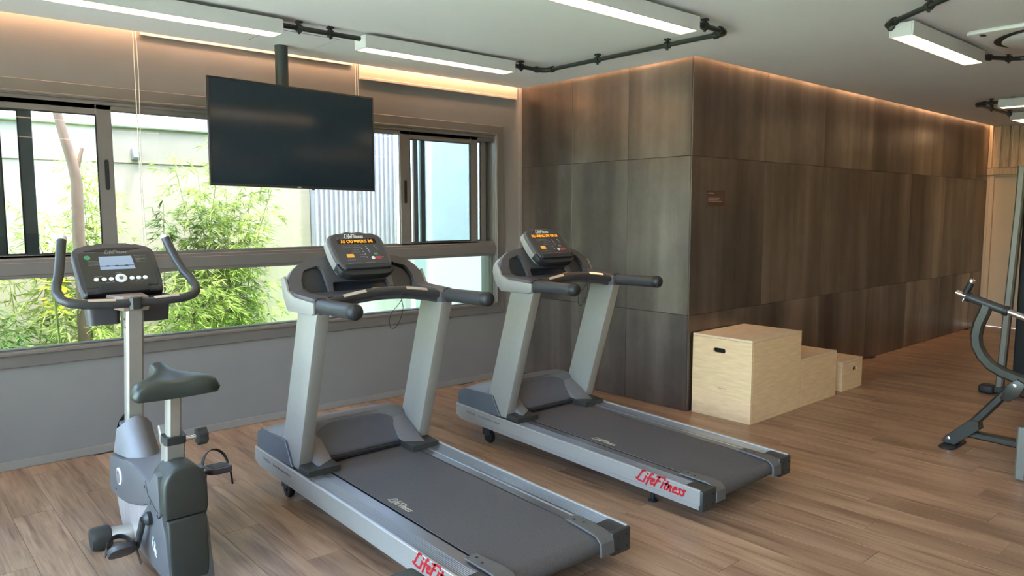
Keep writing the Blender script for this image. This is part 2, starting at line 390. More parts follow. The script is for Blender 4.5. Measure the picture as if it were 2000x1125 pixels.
# brush-script wordmark drawn as flat strokes
GL = {'L': (.62, [[(.28, .95), (.16, .5), (.02, .05), (.2, .0), (.62, -.04)], [(.28, .95), (.46, 1.0), (.55, .97)], [(-.12, .12), (.02, .05)]]),
      'i': (.26, [[(.12, .55), (.06, .0)], [(.16, .78), (.19, .84)]]),
      'f': (.34, [[(.42, .92), (.30, .95), (.2, .75), (.08, -.18)], [(.02, .45), (.36, .52)]]),
      'e': (.42, [[(.08, .26), (.34, .36), (.30, .54), (.16, .52), (.05, .25), (.12, .02), (.36, .08)]]),
      'F': (.60, [[(.26, .92), (.16, .5), (.04, -.05)], [(.02, .86), (.4, .94), (.78, .96)], [(.08, .48), (.44, .54)]]),
      't': (.30, [[(.2, .78), (.08, .08), (.2, .0)], [(-.02, .48), (.34, .54)]]),
      'n': (.46, [[(.10, .5), (.03, .0)], [(.07, .3), (.22, .5), (.32, .46), (.28, .2), (.32, .0), (.4, .02)]]),
      's': (.36, [[(.34, .48), (.18, .54), (.10, .42), (.24, .28), (.26, .1), (.14, .0), (.0, .05)]])}
def wordmark(size, name, mat, parent, fr, word='LifeFitness', th=.10, w=.001, slant=.12):
    mb = MB(); x = 0.0
    for ch in word:
        adv, strokes = GL[ch]
        for st in strokes:
            P = [Vector(((x+a+b*slant)*size, b*size)) for a, b in st]
            for i in range(len(P)-1):
                d = (P[i+1]-P[i]).normalized(); nn = Vector((-d.y, d.x))*th*size/2; e = d*th*size*.3
                q = [P[i]-e+nn, P[i]-e-nn, P[i+1]+e-nn, P[i+1]+e+nn]
                mb.prism([tuple(v) for v in q], fr, w*.2, w+i*.00002)
        x += adv+.02
    o = mb.build(name, mat, parent, smooth=False); return o, x*size

# ================================================================== SETTING
# ---- floor
fl = struct(MB().box(XL-.1, XE+.1, YB-.1, YW+.15, -.12, -.009).build('floor', 'subfloor', smooth=False))
PW, PL = .19, 1.25
def plank_mb(): return MB().box(0, PW-.0016, 0, PL-.0016, -.009, 0, .0007, 1)
def proj(p):
    v = Vector(p)-Vector((0, 0, H)); z = v.dot(fwd)
    if z < .1: return None
    return 1000+F_PX*v.dot(rr)/z, 562.5-F_PX*v.dot(uu)/z, z
cells = []
nx = int((XE-XL)/PW)+1
for i in range(nx):
    x = XL+i*PW; off = (i*.437) % 1.0*PL
    j = 0
    y = YB-off
    while y < YW:
        cells.append((x, y)); y += PL
ind, rest = [], []
for x, y in cells:
    q = proj((x+PW/2, y+PL/2, 0)); q2 = proj((x+PW/2, y+PL, 0)); q3 = proj((x+PW/2, max(y, -.0), 0))
    vis = any(k and -60 < k[0] < 2060 and k[1] < 1180 for k in (q, q2, q3))
    full = y >= YB and y+PL <= YW-.02 and x+PW <= XE
    hid = x > XC-.2 and y > YC-.03
    if hid: continue
    (ind if vis else rest).append((x, y, q[2] if q else 99))
ind.sort(key=lambda t: t[2])
rest += ind[298:]; ind = ind[:298]
src = None; cache = {}
for x, y, _ in ind:
    y1 = min(y+PL, YW-.004 if x < XC else YC-.014) ; y0 = max(y, YB); x1 = min(x+PW, XE)
    if y1-y0 < .05: continue
    key = (round(y1-y0, 3), round(x1-x, 3))
    if key not in cache:
        o = MB().box(0, key[1]-.0016, 0, key[0]-.0016, -.009, 0, .0007, 1).build('plank', 'wood', fl, smooth=False, loc=(x, y0, 0)); cache[key] = o
    else: inst(cache[key], fl, (x, y0, 0))
mb = MB()
for x, y, _ in rest:
    y1 = min(y+PL, YW-.004 if x < XC else YC-.014); y0 = max(y, YB); x1 = min(x+PW, XE)
    if y1-y0 < .02: continue
    mb.box(x, x1-.0016, y0, y1-.0016, -.009, 0)
mb.build('plank_field', 'wood', fl, smooth=False, kind='stuff')

# ---- ceiling with perimeter light slot
G = .055
cb = MB()
cb.box(XL-.1, XC-G, YB-.1, YW-.07, CEIL, CEIL+.03)
cb.box(XC-G, XE+.1, YB-.1, YC-G, CEIL, CEIL+.03)
cb.box(XL-.1, XC, YW-G-.4, YW+.2, CEIL+.12, CEIL+.15)
cb.box(XC-G-.4, XC+.1, YC-.5, YW, CEIL+.12, CEIL+.15)
cb.box(XC-G, XE+.1, YC-G-.4, YC+.1, CEIL+.12, CEIL+.15)
cb.box(XL-.1, XC-G-.2, YW-G-.42, YW-G-.4, CEIL+.03, CEIL+.15)
cb.box(XC-G-.42, XC-G-.4, YC-.5, YW-G, CEIL+.03, CEIL+.15)
cb.box(XC-G-.42, XE+.1, YC-G-.42, YC-G-.4, CEIL+.03, CEIL+.15)
ceil = struct(cb.build('ceiling', 'ceil', smooth=False))
mb = MB(); x0, x1, y0, y1 = 2.12, 2.575, 4.745, 5.155
mb.box(x0, x1, y0, y1, CEIL-.003, CEIL-.0005)
hp = mb.build('access_panel', 'ceil', ceil, smooth=False)
mb = MB()
for a in ((x0-.006, x0, y0, y1), (x1, x1+.006, y0, y1), (x0-.006, x1+.006, y0-.006, y0), (x0-.006, x1+.006, y1, y1+.006)): mb.box(*a, CEIL-.0015, CEIL-.0005)
mb.build('panel_joint', 'dimp', ceil, smooth=False)
# roof slab so daylight cannot leak in
struct(MB().box(XL-.3, XE+.3, YB-.3, YW+.25, CEIL+.16, CEIL+.30).build('roof', 'plaster', smooth=False))

# ---- window wall
WX0, WX1, WZ0, WZ1 = -.95, 4.60, .745, 2.335
wb = MB()
wb.box(XL, XC+.2, YW, YW+.22, -.05, WZ0-.02); wb.box(XL, XC+.2, YW, YW+.22, WZ1+.01, CEIL+.16)
wb.box(XL, WX0, YW, YW+.22, WZ0-.02, WZ1+.01); wb.box(WX1+.01, XC+.2, YW, YW+.22, WZ0-.02, WZ1+.01)
struct(wb.build('wall_window', 'wall', smooth=False))
struct(MB().box(XL, XC-.014, YW-.014, YW, 0, .055, .003, 1).build('baseboard_window', 'base', smooth=False))
struct(MB().box(XC-.05, XC-.012, YW-.012, YW, .055, CEIL+.05, .002, 1).build('trim_1', 'wall', smooth=False))

win = bpy.data.objects.new('window_1', None); COL.objects.link(win); win.location = (2.1, YW, WZ0); struct(win)
class WinPart:
    pass
def wpart(mb, name, mat, parent=None, **k):
    p = parent or win
    mb.xf(lambda c: c-Vector((2.1, YW, WZ0)))
    return mb.build(name, mat, p, smooth=False, **k)
# casing: four mitred boards proud of the wall
CO = .10
def casing(pts):
    return MB().prism(pts, lambda u, v, w: (u, w, v), YW-.018, YW, .003, 1)
wpart(casing([(WX0-CO, WZ0-CO), (WX1+CO, WZ0-CO), (WX1, WZ0), (WX0, WZ0)]), 'casing', 'alu')
wpart(casing([(WX0, WZ1-.07), (WX1, WZ1-.07), (WX1+CO, WZ1+CO-.075), (WX0-CO, WZ1+CO-.075)]).xf(lambda c: (c.x, c.y, c.z+.07)), 'casing', 'alu')
wpart(casing([(WX1, WZ0), (WX1+CO, WZ0-CO), (WX1+CO, WZ1+CO-.005), (WX1, WZ1)]), 'casing', 'alu')
wpart(casing([(WX0-CO, WZ0-CO), (WX0, WZ0), (WX0, WZ1), (WX0-CO, WZ1+CO-.005)]), 'casing', 'alu')
# raised inner bead of casing
mb = MB(); mb.box(WX0, WX1, YW-.03, YW-.018, WZ0-.022, WZ0-.006, .002, 1); mb.box(WX0, WX1, YW-.03, YW-.018, WZ1+.008, WZ1+.022, .002, 1); mb.box(WX1+.006, WX1+.02, YW-.03, YW-.018, WZ0, WZ1, .002, 1)
wpart(mb, 'bead', 'alu')
# jamb lining
mb = MB(); mb.box(WX0, WX1+.01, YW, YW+.16, WZ0-.02, WZ0); mb.box(WX0, WX1+.01, YW, YW+.16, WZ1-.005, WZ1+.01); mb.box(WX1, WX1+.012, YW, YW+.16, WZ0, WZ1); mb.box(WX0-.01, WX0, YW, YW+.16, WZ0, WZ1)
wpart(mb, 'jamb', 'alu')
wpart(MB().box(WX0, WX1, YW-.012, YW+.11, 1.200, 1.322, .004, 1), 'middle_rail', 'alu')
wpart(MB().box(WX0, WX1, YW-.022, YW-.012, 1.222, 1.300, .003, 1), 'middle_rail_cover', 'alu')
wpart(MB().box(1.315, 1.395, YW+.0, YW+.10, WZ0, 1.20, .004, 1), 'mullion', 'alu')
wpart(MB().box(WX0, WX1, YW+.001, YW+.009, 2.312, WZ1, .001, 1), 'head_cover', 'alu')
# top running tracks
mb = MB()
for k in range(4): mb.box(WX0, WX1, YW+.012+k*.034, YW+.018+k*.034, WZ1-.05, WZ1, 0)
wpart(mb, 'track', 'alu')
mb = MB()
for k in range(3): mb.box(WX0, WX1, YW+.012+k*.04, YW+.02+k*.04, 1.322, 1.34, 0)
wpart(mb, 'bottom_track', 'alu')
# lower panes
wpart(MB().box(WX0, 1.315, YW+.05, YW+.058, WZ0, 1.20), 'pane', 'glass')
wpart(MB().box(1.395, WX1, YW+.05, YW+.058, WZ0, 1.20), 'pane', 'glass')
mb = MB(); mb.box(WX1-.016, WX1, YW+.03, YW+.08, WZ0, 1.2); mb.box(WX0, WX1, YW+.03, YW+.08, WZ0, WZ0+.008)
wpart(mb, 'glazing_bead', 'alud')
# middle fixed pane
wpart(MB().box(1.30, 3.56, YW+.10, YW+.108, 1.34, WZ1-.03), 'pane', 'glass')
def sash(x0, x1, y, st, topz=2.331, botz=1.325, rt=.085, rb=.022, mat='alu', handle=None, name='sash', th=.03):
    mb = MB()
    mb.box(x0, x0+st[0], y, y+th, botz, topz, .003, 1); mb.box(x1-st[1], x1, y, y+th, botz, topz, .003, 1)
    mb.box(x0+st[0], x1-st[1], y, y+th, topz-rt, topz, .003, 1); mb.box(x0+st[0], x1-st[1], y, y+th, botz, botz+rb, .003, 1)
    o = wpart(mb, name, mat)
    wpart(MB().box(x0+st[0], x1-st[1], y+.012, y+.018, botz+rb, topz-rt), 'pane', 'sashglass', parent=o)
    mb = MB(); e = .006
    mb.box(x0+st[0], x0+st[0]+e, y-.001, y+.01, botz+rb, topz-rt); mb.box(x1-st[1]-e, x1-st[1], y-.001, y+.01, botz+rb, topz-rt)
    mb.box(x0+st[0], x1-st[1], y-.001, y+.01, topz-rt-e, topz-rt); mb.box(x0+st[0], x1-st[1], y-.001, y+.01, botz+rb, botz+rb+e)
    wpart(mb, 'gasket', 'rubber', parent=o)
    if handle:
        mb = MB(); mb.prism(rrect(.026, .20, .0125), lambda u, v, w: (handle[0]+u, w, handle[1]+v), y-.003, y+.002)
        wpart(mb, 'pull_handle', 'black', parent=o)
    return o
sash(-.62, 1.305, YW+.012, (.08, .092), handle=(1.262, 1.86))
sash(.635, .865, YW+.085, (.055, .074), mat='alud')            # outer leaves slid behind
sash(3.55, 4.405, YW+.012, (.10, .085), handle=(3.60, 1.79))
sash(3.712, 4.535, YW+.05, (.036, .06), mat='alu', rt=.06)
sash(3.815, 4.60, YW+.09, (.040, .03), mat='alud', rt=.05)
# roller blinds
def blind(x0, x1, z0, label, chain_x, chain_z):
    t = thing('roller_blind', label, 'blind', ((x0+x1)/2, YW-.03, CEIL), group='roller blinds in the ceiling slot')
    c = Vector(t.location)
    def P(mb, nm, mt): return mb.xf(lambda v: v-c).build(nm, mt, t)
    P(MB().tube([(x0+.01, YW-.030, CEIL+.094), (x1-.01, YW-.030, CEIL+.094)], .020, 16), 'roller_tube', 'blind')
    P(MB().box(x0, x1, YW-.0145, YW-.0125, z0+.012, CEIL+.085), 'fabric', 'blind')
    P(MB().box(x0, x1, YW-.02, YW-.008, z0, z0+.022, .003, 1), 'hem_bar', 'blind')
    if chain_x:
        mb = MB()
        for s_, dx in ((0, 0), (1, .016)):
            pts = [(chain_x+dx+(.006*math.sin(k*.7) if s_ else 0), YW-.045, CEIL+.06-(CEIL+.06-chain_z)*k/10) for k in range(11)]
            mb.tube(pts, .0028, 6)
        mb.tube([(chain_x, YW-.045, chain_z), (chain_x+.008, YW-.045, chain_z-.012), (chain_x+.016, YW-.045, chain_z)], .0028, 6)
        P(mb, 'pull_cord', 'cord')
blind(-.35, 1.44, 2.85, 'raised blind over the left sash, hidden in the ceiling slot, long cord at its end', 1.448, 1.30)
blind(1.50, 3.09, 2.792, 'raised roller blind above the television, only its cream hem showing below the ceiling', 3.10, 1.52)
blind(3.15, 4.875, 2.695, 'cream roller blind above the right-hand sash, lowered a hand width below the ceiling', None, 0)

# ---- tiled pier: end face and long side face
st_ = struct(MB().box(XC, XC+.1, YC+.012, YW, 0, CEIL+.12).build('wall_end', 'subfloor', smooth=False))
sd_ = struct(MB().box(XC+.0, XE, YC, YC+.1, 0, CEIL+.12).build('wall_side', 'subfloor', smooth=False))
rows = [0.0, .785, 2.052, CEIL+.1]
ys = [YC-.0, 4.130, 4.787, YW]
for a in range(3):
    for b in range(3):
        g = .0018
        MB().box(XC-.012, XC, ys[b]+g, ys[b+1]-g, rows[a]+g, rows[a+1]-g, .0012, 1).build('tile', 'tile', st_, smooth=False)
xs = [XC-.012]
while xs[-1] < XE-.3: xs.append(xs[-1]+1.086 if len(xs) > 1 else XC+1.08)
xs[-1] = XE
for a in range(3):
    for b in range(len(xs)-1):
        g = .0015
        MB().box(xs[b]+g, xs[b+1]-g, YC-.012, YC, rows[a]+g, rows[a+1]-g, .001, 1).build('tile', 'tile', sd_, smooth=False)
# ---- other walls
ew = MB(); ew.box(XE, XE+.15, YB, 3.09-.9, 0, CEIL+.16); ew.box(XE, XE+.15, 3.45, YC+.1, 0, CEIL+.16); ew.box(XE, XE+.15, 2.1, 3.45, 2.10, CEIL+.16)
ewo = struct(ew.build('wall_right', 'door', smooth=False))
y = YC-.075; k = 0
while y > 1.0:
    w = .095
    MB().box(XE-.03-(k % 3)*.004, XE, y-w+.012, y, 2.225, CEIL-.01, .004, 1).build('slat', 'pine', ewo, smooth=False); y -= w+.012; k += 1
MB().box(XE-.05, XE, .9, YC-.014, 2.125, 2.215, .004, 1).build('header_rail', 'pine', ewo, smooth=False)
MB().box(XE-.03, XE, YC-.06, YC-.014, 2.225, CEIL, .003, 1).build('corner_post', 'pine', ewo, smooth=False)
dr = struct(bpy.data.objects.new('door_1', None)); COL.objects.link(dr); dr.location = (XE, 2.9, 0)
def dpart(mb, nm, mt): return mb.xf(lambda v: v-Vector((XE, 2.9, 0))).build(nm, mt, dr, smooth=False)
dpart(MB().box(XE+.02, XE+.06, 2.30, 3.395, .005, 2.10, .003, 1), 'leaf', 'door')
dpart(MB().box(XE-.02, XE+.08, 3.395, 3.45, 0, 2.12, .003, 1), 'jamb', 'door')
dpart(MB().box(XE-.02, XE+.08, 2.2, 2.30, 0, 2.12, .003, 1), 'jamb', 'door')
struct(MB().box(XL, XE+.1, YB-.15, YB, 0, CEIL+.16).build('wall_back', 'plaster', smooth=False))
# left wall with a wide glazed opening to the lawn (outside the frame; source of the greenish daylight)
lw = MB(); lw.box(XL-.15, XL, YB, -1.6, 0, CEIL+.16); lw.box(XL-.15, XL, 5.2, YW+.22, 0, CEIL+.16); lw.box(XL-.15, XL, -1.6, 5.2, 2.7, CEIL+.16)
struct(lw.build('wall_left', 'plaster', smooth=False))
w2 = struct(bpy.data.objects.new('window_2', None)); COL.objects.link(w2); w2.location = (XL, 1.7, 0)
mb = MB()
for yy in (-1.6, 0.05, 1.7, 3.35, 5.14): mb.box(XL-.1, XL-.04, yy, yy+.06, 0, 2.7)
mb.box(XL-.1, XL-.04, -1.6, 5, 0, .06); mb.box(XL-.1, XL-.04, -1.6, 5.2, 2.64, 2.7)
mb.xf(lambda v: v-Vector((XL, 1.7, 0))).build('frame', 'alu', w2, smooth=False)
MB().box(XL-.075, XL-.067, -1.6, 5.2, .06, 2.64).xf(lambda v: v-Vector((XL, 1.7, 0))).build('pane', 'clear', w2, smooth=False)

# ================================================================== GARDEN
gl_ = struct(MB().box(-14, 14, YW+.22, 16, -.25, -.1).build('ground', 'soil', smooth=False))
struct(MB().box(-14, XL-.15, -12, YW+.22, -.25, -.1).build('bounce_ground', 'lawn', smooth=False))  # unseen ground, made pale to bounce more daylight into the room
gw = thing('garden_wall', 'cream rendered garden wall with a white coping behind the bamboo', 'wall', (2, 8.0, -.1))
def P_(t, mb, nm, mt, **k): return mb.xf(lambda v: v-t.location).build(nm, mt, t, **k)
P_(gw, MB().box(-6, 3.93, 8.0, 8.2, -.1, 2.44), 'wall_face', 'gwall', smooth=False)
P_(gw, MB().box(-6, 3.93, 7.93, 8.25, 2.44, 2.57, .01, 1), 'coping', 'gwhite', smooth=False)
P_(gw, MB().box(-6, 3.93, 7.985, 8.0, 2.10, 2.44, .002, 1), 'beam_band', 'gwall', smooth=False)
cl = thing('cladding_panel', 'white ribbed metal cladding outside the middle of the window', 'cladding', (4.6, 7.9, -.1))
P_(cl, MB().box(3.94, 5.25, 7.93, 8.1, -.1, 3.2), 'backing', 'clad', smooth=False)
x = 3.95; k = 0
rib = None
while x < 5.22:
    if rib is None: rib = P_(cl, MB().box(x, x+.028, 7.895, 7.93, .95, 3.2, .006, 1), 'rib', 'clad', smooth=False); rx = x
    else: inst(rib, cl, (x-rx, 0, 0))
    x += .062; k += 1
P_(cl, MB().box(3.94, 5.25, 7.90, 7.93, .86, .95, .004, 1), 'bottom_rail', 'clad', smooth=False)
bw = thing('outbuilding', 'plain pale blue wall seen through the right-hand sash', 'building', (7, 7.6, -.1))
P_(bw, MB().box(5.3, 11, 7.6, 7.9, -.1, 3.6), 'wall_face', 'bluewall', smooth=False)
P_(bw, MB().box(5.26, 5.34, 7.56, 7.6, -.1, 3.6, .005, 1), 'corner_bead', 'gwhite', smooth=False)
hd = thing('hedge', 'unseen green hedge, added beyond the lawn for its reflected light', 'hedge', (-9, 1, -.1))  # out of view, added to reflect green light through the left opening
mb = MB(); rnd = random.Random(3)
for k in range(5000):
    p = Vector((-9+rnd.uniform(-.5, .8), rnd.uniform(-8, 9), rnd.uniform(0, 1.3))); a = Vector((rnd.uniform(-1, 1), rnd.uniform(-1, 1), rnd.uniform(-1, 1))).normalized()*.12; b = a.cross(Vector((rnd.uniform(-1, 1), rnd.uniform(-1, 1), 1))).normalized()*.07
    v = [mb.bm.verts.new(p+q) for q in (-a, b, a, -b)]; mb.bm.faces.new(v)
P_(hd, mb, 'foliage', 'hedge', smooth=False, kind='stuff')
P_(hd, MB().box(-9.8, -8.9, -8, 9, -.1, 1.2), 'inner_mass', 'hedge', smooth=False)

def leaf(bm, p, d, L, w, droop):
    d = d.normalized(); s = d.cross(Vector((0, 0, 1)));
    if s.length < .01: s = Vector((1, 0, 0))
    s.normalize()
    a = p; m1 = p+d*L*.35+Vector((0, 0, -droop*.2*L)); e = p+d*L+Vector((0, 0, -droop*L))
    v = [bm.verts.new(q) for q in (a, m1+s*w/2, e, m1-s*w/2)]
    bm.faces.new((v[0], v[1], v[2])); bm.faces.new((v[0], v[2], v[3]))
def bamboo(x, y, h, spread, nc, nl, label, mat, seed, z0=.0, cat='bamboo'):
    r = random.Random(seed); t = thing('bamboo', label, cat, (x, y, -.1), group='bamboo along the garden wall')
    mbl = MB()
    for c in range(nc):
        bx, by = r.uniform(-.18, .18)*spread*2, r.uniform(-.12, .12); lean = Vector((r.uniform(-.22, .22), r.uniform(-.25, .05), 0))*spread; hh = h*r.uniform(.75, 1.0)
        pts = [Vector((bx, by, 0))+lean*(k/8)**2*hh+Vector((0, 0, hh*k/8)) for k in range(9)]
        MB().tube(pts, [.008*(1-k/11) for k in range(9)], 6).build('culm', 'culm', t)
        for k in range(nl//nc):
            u = r.uniform(.08, 1); i = min(int(u*8), 7); f = u*8-i; p = pts[i].lerp(pts[i+1], f)
            ang = r.uniform(0, 2*PI); rad = r.uniform(0, .34)*spread*(1.15-.55*u)
            tip = p+Vector((math.cos(ang)*rad, math.sin(ang)*rad*.6, r.uniform(-.05, .12)))
            for q in range(r.choice((4, 5, 6, 7))):
                a2 = ang+r.uniform(-1.3, 1.3); dd = Vector((math.cos(a2), math.sin(a2)*.8, r.uniform(-.5, .45)))
                leaf(mbl.bm, tip, dd, r.uniform(.07, .145), r.uniform(.010, .016), r.uniform(.1, .5))
    mbl.build('foliage', mat, t, smooth=False, kind='stuff')
    return t
bamboo(.35, 7.3, 1.75, 1.0, 6, 620, 'yellow-green bamboo at the left edge of the window', 'leafA', 1)
bamboo(1.05, 7.45, 1.85, .9, 5, 520, 'yellow-green bamboo left of the tree trunk', 'leafA', 2)
bamboo(.75, 6.9, 1.05, 1.1, 6, 620, 'low darker bamboo behind the left lower pane', 'leafB', 3)
bamboo(1.62, 7.4, 2.35, .8, 5, 560, 'tall bamboo just right of the tree trunk', 'leafA', 4)
bamboo(2.25, 7.5, 2.05, .9, 6, 620, 'grey-green bamboo behind the hanging blind cord', 'leafB', 5)
bamboo(2.62, 7.4, 2.5, .95, 7, 950, 'tallest yellow-green bamboo beside the television', 'leafA', 6)
bamboo(2.15, 6.95, 1.3, 1.0, 5, 500, 'bright low bamboo behind the bike handlebar', 'leafA', 7)
bamboo(2.85, 7.2, 1.75, .9, 5, 620, 'bushy bamboo under the television', 'leafA', 8)
bamboo(3.12, 7.5, 1.15, .7, 3, 110, 'sparse thin bamboo left of the white cladding', 'leafB', 9)
bamboo(1.35, 6.75, .95, .9, 4, 330, 'short bamboo in front of the tree foot', 'leafA', 10)
bamboo(-.35, 7.3, 1.7, 1.0, 5, 300, 'bamboo beyond the left edge of the picture', 'leafA', 12)
t = thing('flowering_shrub', 'bright yellow-leaved shrub behind the bike console', 'shrub', (1.06, 6.35, -.1))
r = random.Random(5); mb = MB()
for k in range(50):
    a = r.uniform(0, 2*PI); p = Vector((r.uniform(-.07, .07), r.uniform(-.06, .06), 1.08+r.uniform(-.13, .13)))
    leaf(mb.bm, p, Vector((math.cos(a), math.sin(a), r.uniform(-.3, .6))), r.uniform(.07, .13), .04, .2)
mb.build('foliage', 'leafC', t, smooth=False, kind='stuff'); MB().tube([(0, 0, 0), (.02, 0, .6), (0, 0, 1.1)], .01, 6).build('stem', 'culm', t)
t = thing('tree', 'bare curved tree trunk outside the left sash', 'tree', (1.31, 6.7, -.1))
pts = [(1.31, 6.7, -.1), (1.315, 6.7, .5), (1.318, 6.7, .95), (1.31, 6.7, 1.4), (1.318, 6.7, 1.85), (1.298, 6.7, 2.0), (1.25, 6.7, 2.2), (1.205, 6.7, 2.42), (1.19, 6.72, 2.8), (1.22, 6.75, 3.3)]
P_(t, MB().tube(pts, [.062, .056, .05, .046, .042, .040, .036, .031, .027, .02], 12), 'trunk', 'bark')
P_(t, MB().tube([(1.315, 6.7, 1.92), (1.36, 6.7, 2.08), (1.37, 6.7, 2.12)], [.02, .014, .012], 8), 'branch_stub', 'bark')
t = thing('wall_lantern', 'small grey wall lantern on the garden wall behind the hanging cord', 'lantern', (2.07, 7.95, 2.1))
P_(t, MB().box(2.05, 2.12, 7.92, 7.985, 2.13, 2.24, .01), 'body', 'lantern'); P_(t, MB().box(2.06, 2.11, 7.913, 7.92, 2.15, 2.21, .002), 'glass', 'bluewall')

# ================================================================== CEILING EQUIPMENT
ZB, ZT = 2.690, 2.775
def lamp(x0, y0, L, along, label):
    t = thing('linear_ceiling_light', label, 'lamp', (x0, y0, ZB), 0 if along == 'x' else -PI/2, 'linear ceiling lights')
    w = .145
    P = lambda mb, n, m: mb.build(n, m, t)
    mb = MB(); mb.box(0, L, 0, .012, 0, ZT-ZB, .002, 1); mb.box(0, L, w-.012, w, 0, ZT-ZB, .002, 1); mb.box(0, .012, .012, w-.012, 0, ZT-ZB, .002, 1); mb.box(L-.012, L, .012, w-.012, 0, ZT-ZB, .002, 1); mb.box(.01, L-.01, .01, w-.01, ZT-ZB-.01, ZT-ZB)
    P(mb, 'housing', 'lampbody')
    P(MB().box(.013, L-.013, .013, w-.013, .004, .010), 'diffuser', 'diffuser')
    for q in (.12, L-.12): P(MB().box(q-.02, q+.02, w/2-.02, w/2+.02, ZT-ZB, CEIL-ZB), 'mounting_clip', 'chrome')
    return t
lamp(.70, 4.395, 1.32, 'x', 'ceiling light at the top left, left of the television pole')
lamp(2.585, 4.395, 1.32, 'x', 'ceiling light right of the television pole')
lamp(2.555, 2.695, 1.32, 'x', 'ceiling light at the top centre, nearest the camera')
lamp(4.935, 1.885, 1.32, 'x', 'ceiling light beside the air-conditioning cassette')
lamp(9.00, 2.57, 1.32, 'y', 'far ceiling light set crosswise near the slatted wall')
lamp(10.30, 2.66, 1.32, 'x', 'farthest ceiling light before the beige door')
# unseen fixtures of the same kind, added to bring in more warm light
for a in ((.7, .9), (2.6, .2), (-.4, 2.7), (4.9, .2), (7.2, .3), (7.4, -1.4), (4.2, -1.6), (1.2, -1.6), (9.6, .4)):
    lamp(a[0], a[1], 1.32, 'x', 'ceiling light added outside the picture to give more warm light')
def conduit(pts, clamps, elbows, label, r=.0160):
    t = thing('conduit_pipe', label, 'pipe', pts[0], group='black conduit pipes on the ceiling')
    o = Vector(pts[0])
    # rounded corners
    P = [Vector(p) for p in pts]; path = [P[0]]
    for i in range(1, len(P)-1):
        a = (P[i-1]-P[i]); b = (P[i+1]-P[i]); q = min(.075, a.length*.45, b.length*.45); a = P[i]+a.normalized()*q; b = P[i]+b.normalized()*q
        for k in range(7):
            f = k/6; path.append(a*(1-f)**2+P[i]*2*f*(1-f)+b*f*f)
    path.append(P[-1])
    MB().tube(path, r, 12).xf(lambda v: v-o).build('tube', 'conduit', t)
    for e in elbows:
        i = e; a = (P[i-1]-P[i]).normalized(); b = (P[i+1]-P[i]).normalized()
        seg = [a*.085+P[i]]
        for k in range(7):
            f = k/6; A = P[i]+a*.075; B = P[i]+b*.075; seg.append(A*(1-f)**2+P[i]*2*f*(1-f)+B*f*f)
        seg.append(P[i]+b*.085)
        mb = MB().tube(seg, r*1.28, 12)
        for d in (a, b): mb.tube([P[i]+d*.075, P[i]+d*.10], r*1.6, 12)
        mb.xf(lambda v: v-o).build('elbow', 'conduit', t)
    for (i, f) in clamps:
        p = P[i].lerp(P[i+1], f); d = (P[i+1]-P[i]).normalized()
        mb = MB().tube([p-d*.014, p+d*.014], r*1.6, 12)
        s = Vector((d.y, -d.x, 0)) if abs(d.z) < .9 else Vector((1, 0, 0))
        fr = frame(p, d, s)
        mb.prism([(-.012, -.012), (.012, -.012), (.012, .012), (-.012, .012)], fr, -(p.z-(CEIL-.001)) if False else 0.0, 0.0001)
        mb.box(p.x-.018, p.x+.018, p.y-.018, p.y+.018, CEIL-.012, CEIL); mb.box(p.x-.009, p.x+.009, p.y-.009, p.y+.009, p.z, CEIL-.01)
        mb.box(p.x-.006, p.x+.006, p.y-.006, p.y+.006, p.z-r*2.2, p.z)
        mb.xf(lambda v: v-o).build('clamp', 'conduit', t)
    return t
ZP = 2.757
conduit([(2.02, 4.468, ZP), (2.585, 4.468, ZP)], [(0, .24), (0, .62)], [], 'short straight black conduit joining the two lights by the television pole')
conduit([(3.905, 4.468, ZP), (4.285, 4.468, ZP), (4.285, 2.768, ZP), (3.875, 2.768, ZP)], [(0, .32), (1, .34), (1, .72), (2, .62)], [1, 2], 'long U-shaped black conduit in front of the tiled pier')
conduit([(4.935, 2.02, ZP), (4.86, 2.02, ZP), (4.50, 1.55, ZP), (4.2, 1.16, ZP)], [(1, .72)], [1], 'black conduit slanting out of the light by the air-conditioning cassette')
conduit([(6.255, 1.96, ZP), (6.36, 1.955, ZP), (6.66, 1.80, ZP), (6.66, 1.2, ZP)], [(1, .80)], [1], 'black conduit leaving the far end of the light by the cassette')
conduit([(9.072, 2.57, ZP), (9.072, 2.80, ZP), (10.34, 2.80, ZP), (10.34, 2.76, ZP)], [(0, .35), (1, .42), (1, .93)], [1], 'far black conduit elbow between the two farthest lights')
# air-conditioning cassette
t = thing('air_conditioner', 'square white ceiling cassette with a round black air slot', 'air conditioner', (6.062, 1.373, CEIL))
fz = lambda u, v, w: (u, v, w)
MB().prism(rrect(.90, .90, .05), fz, -.03, 0, .012, 2, ).build('panel', 'acwhite', t)
MB().lathe([(.39, -.031), (.39, -.034), (.33, -.034), (.33, -.031)], (0, 0, 0), (0, 0, 1), 48).build('air_slot', 'black', t)
MB().lathe([(.335, -.030), (.345, -.042), (.33, -.052), (.20, -.060), (.01, -.062)], (0, 0, 0), (0, 0, 1), 48).build('round_baffle', 'acwhite', t)
MB().lathe([(.16, -.058), (.165, -.068), (.14, -.072), (.01, -.072)], (0, 0, 0), (0, 0, 1), 32).build('centre_cap', 'acwhite', t)
MB().prism(rrect(.07, .03, .014), fz, -.032, -.029).build('sensor_hole', 'black', t).location = (-.38, .36, 0)

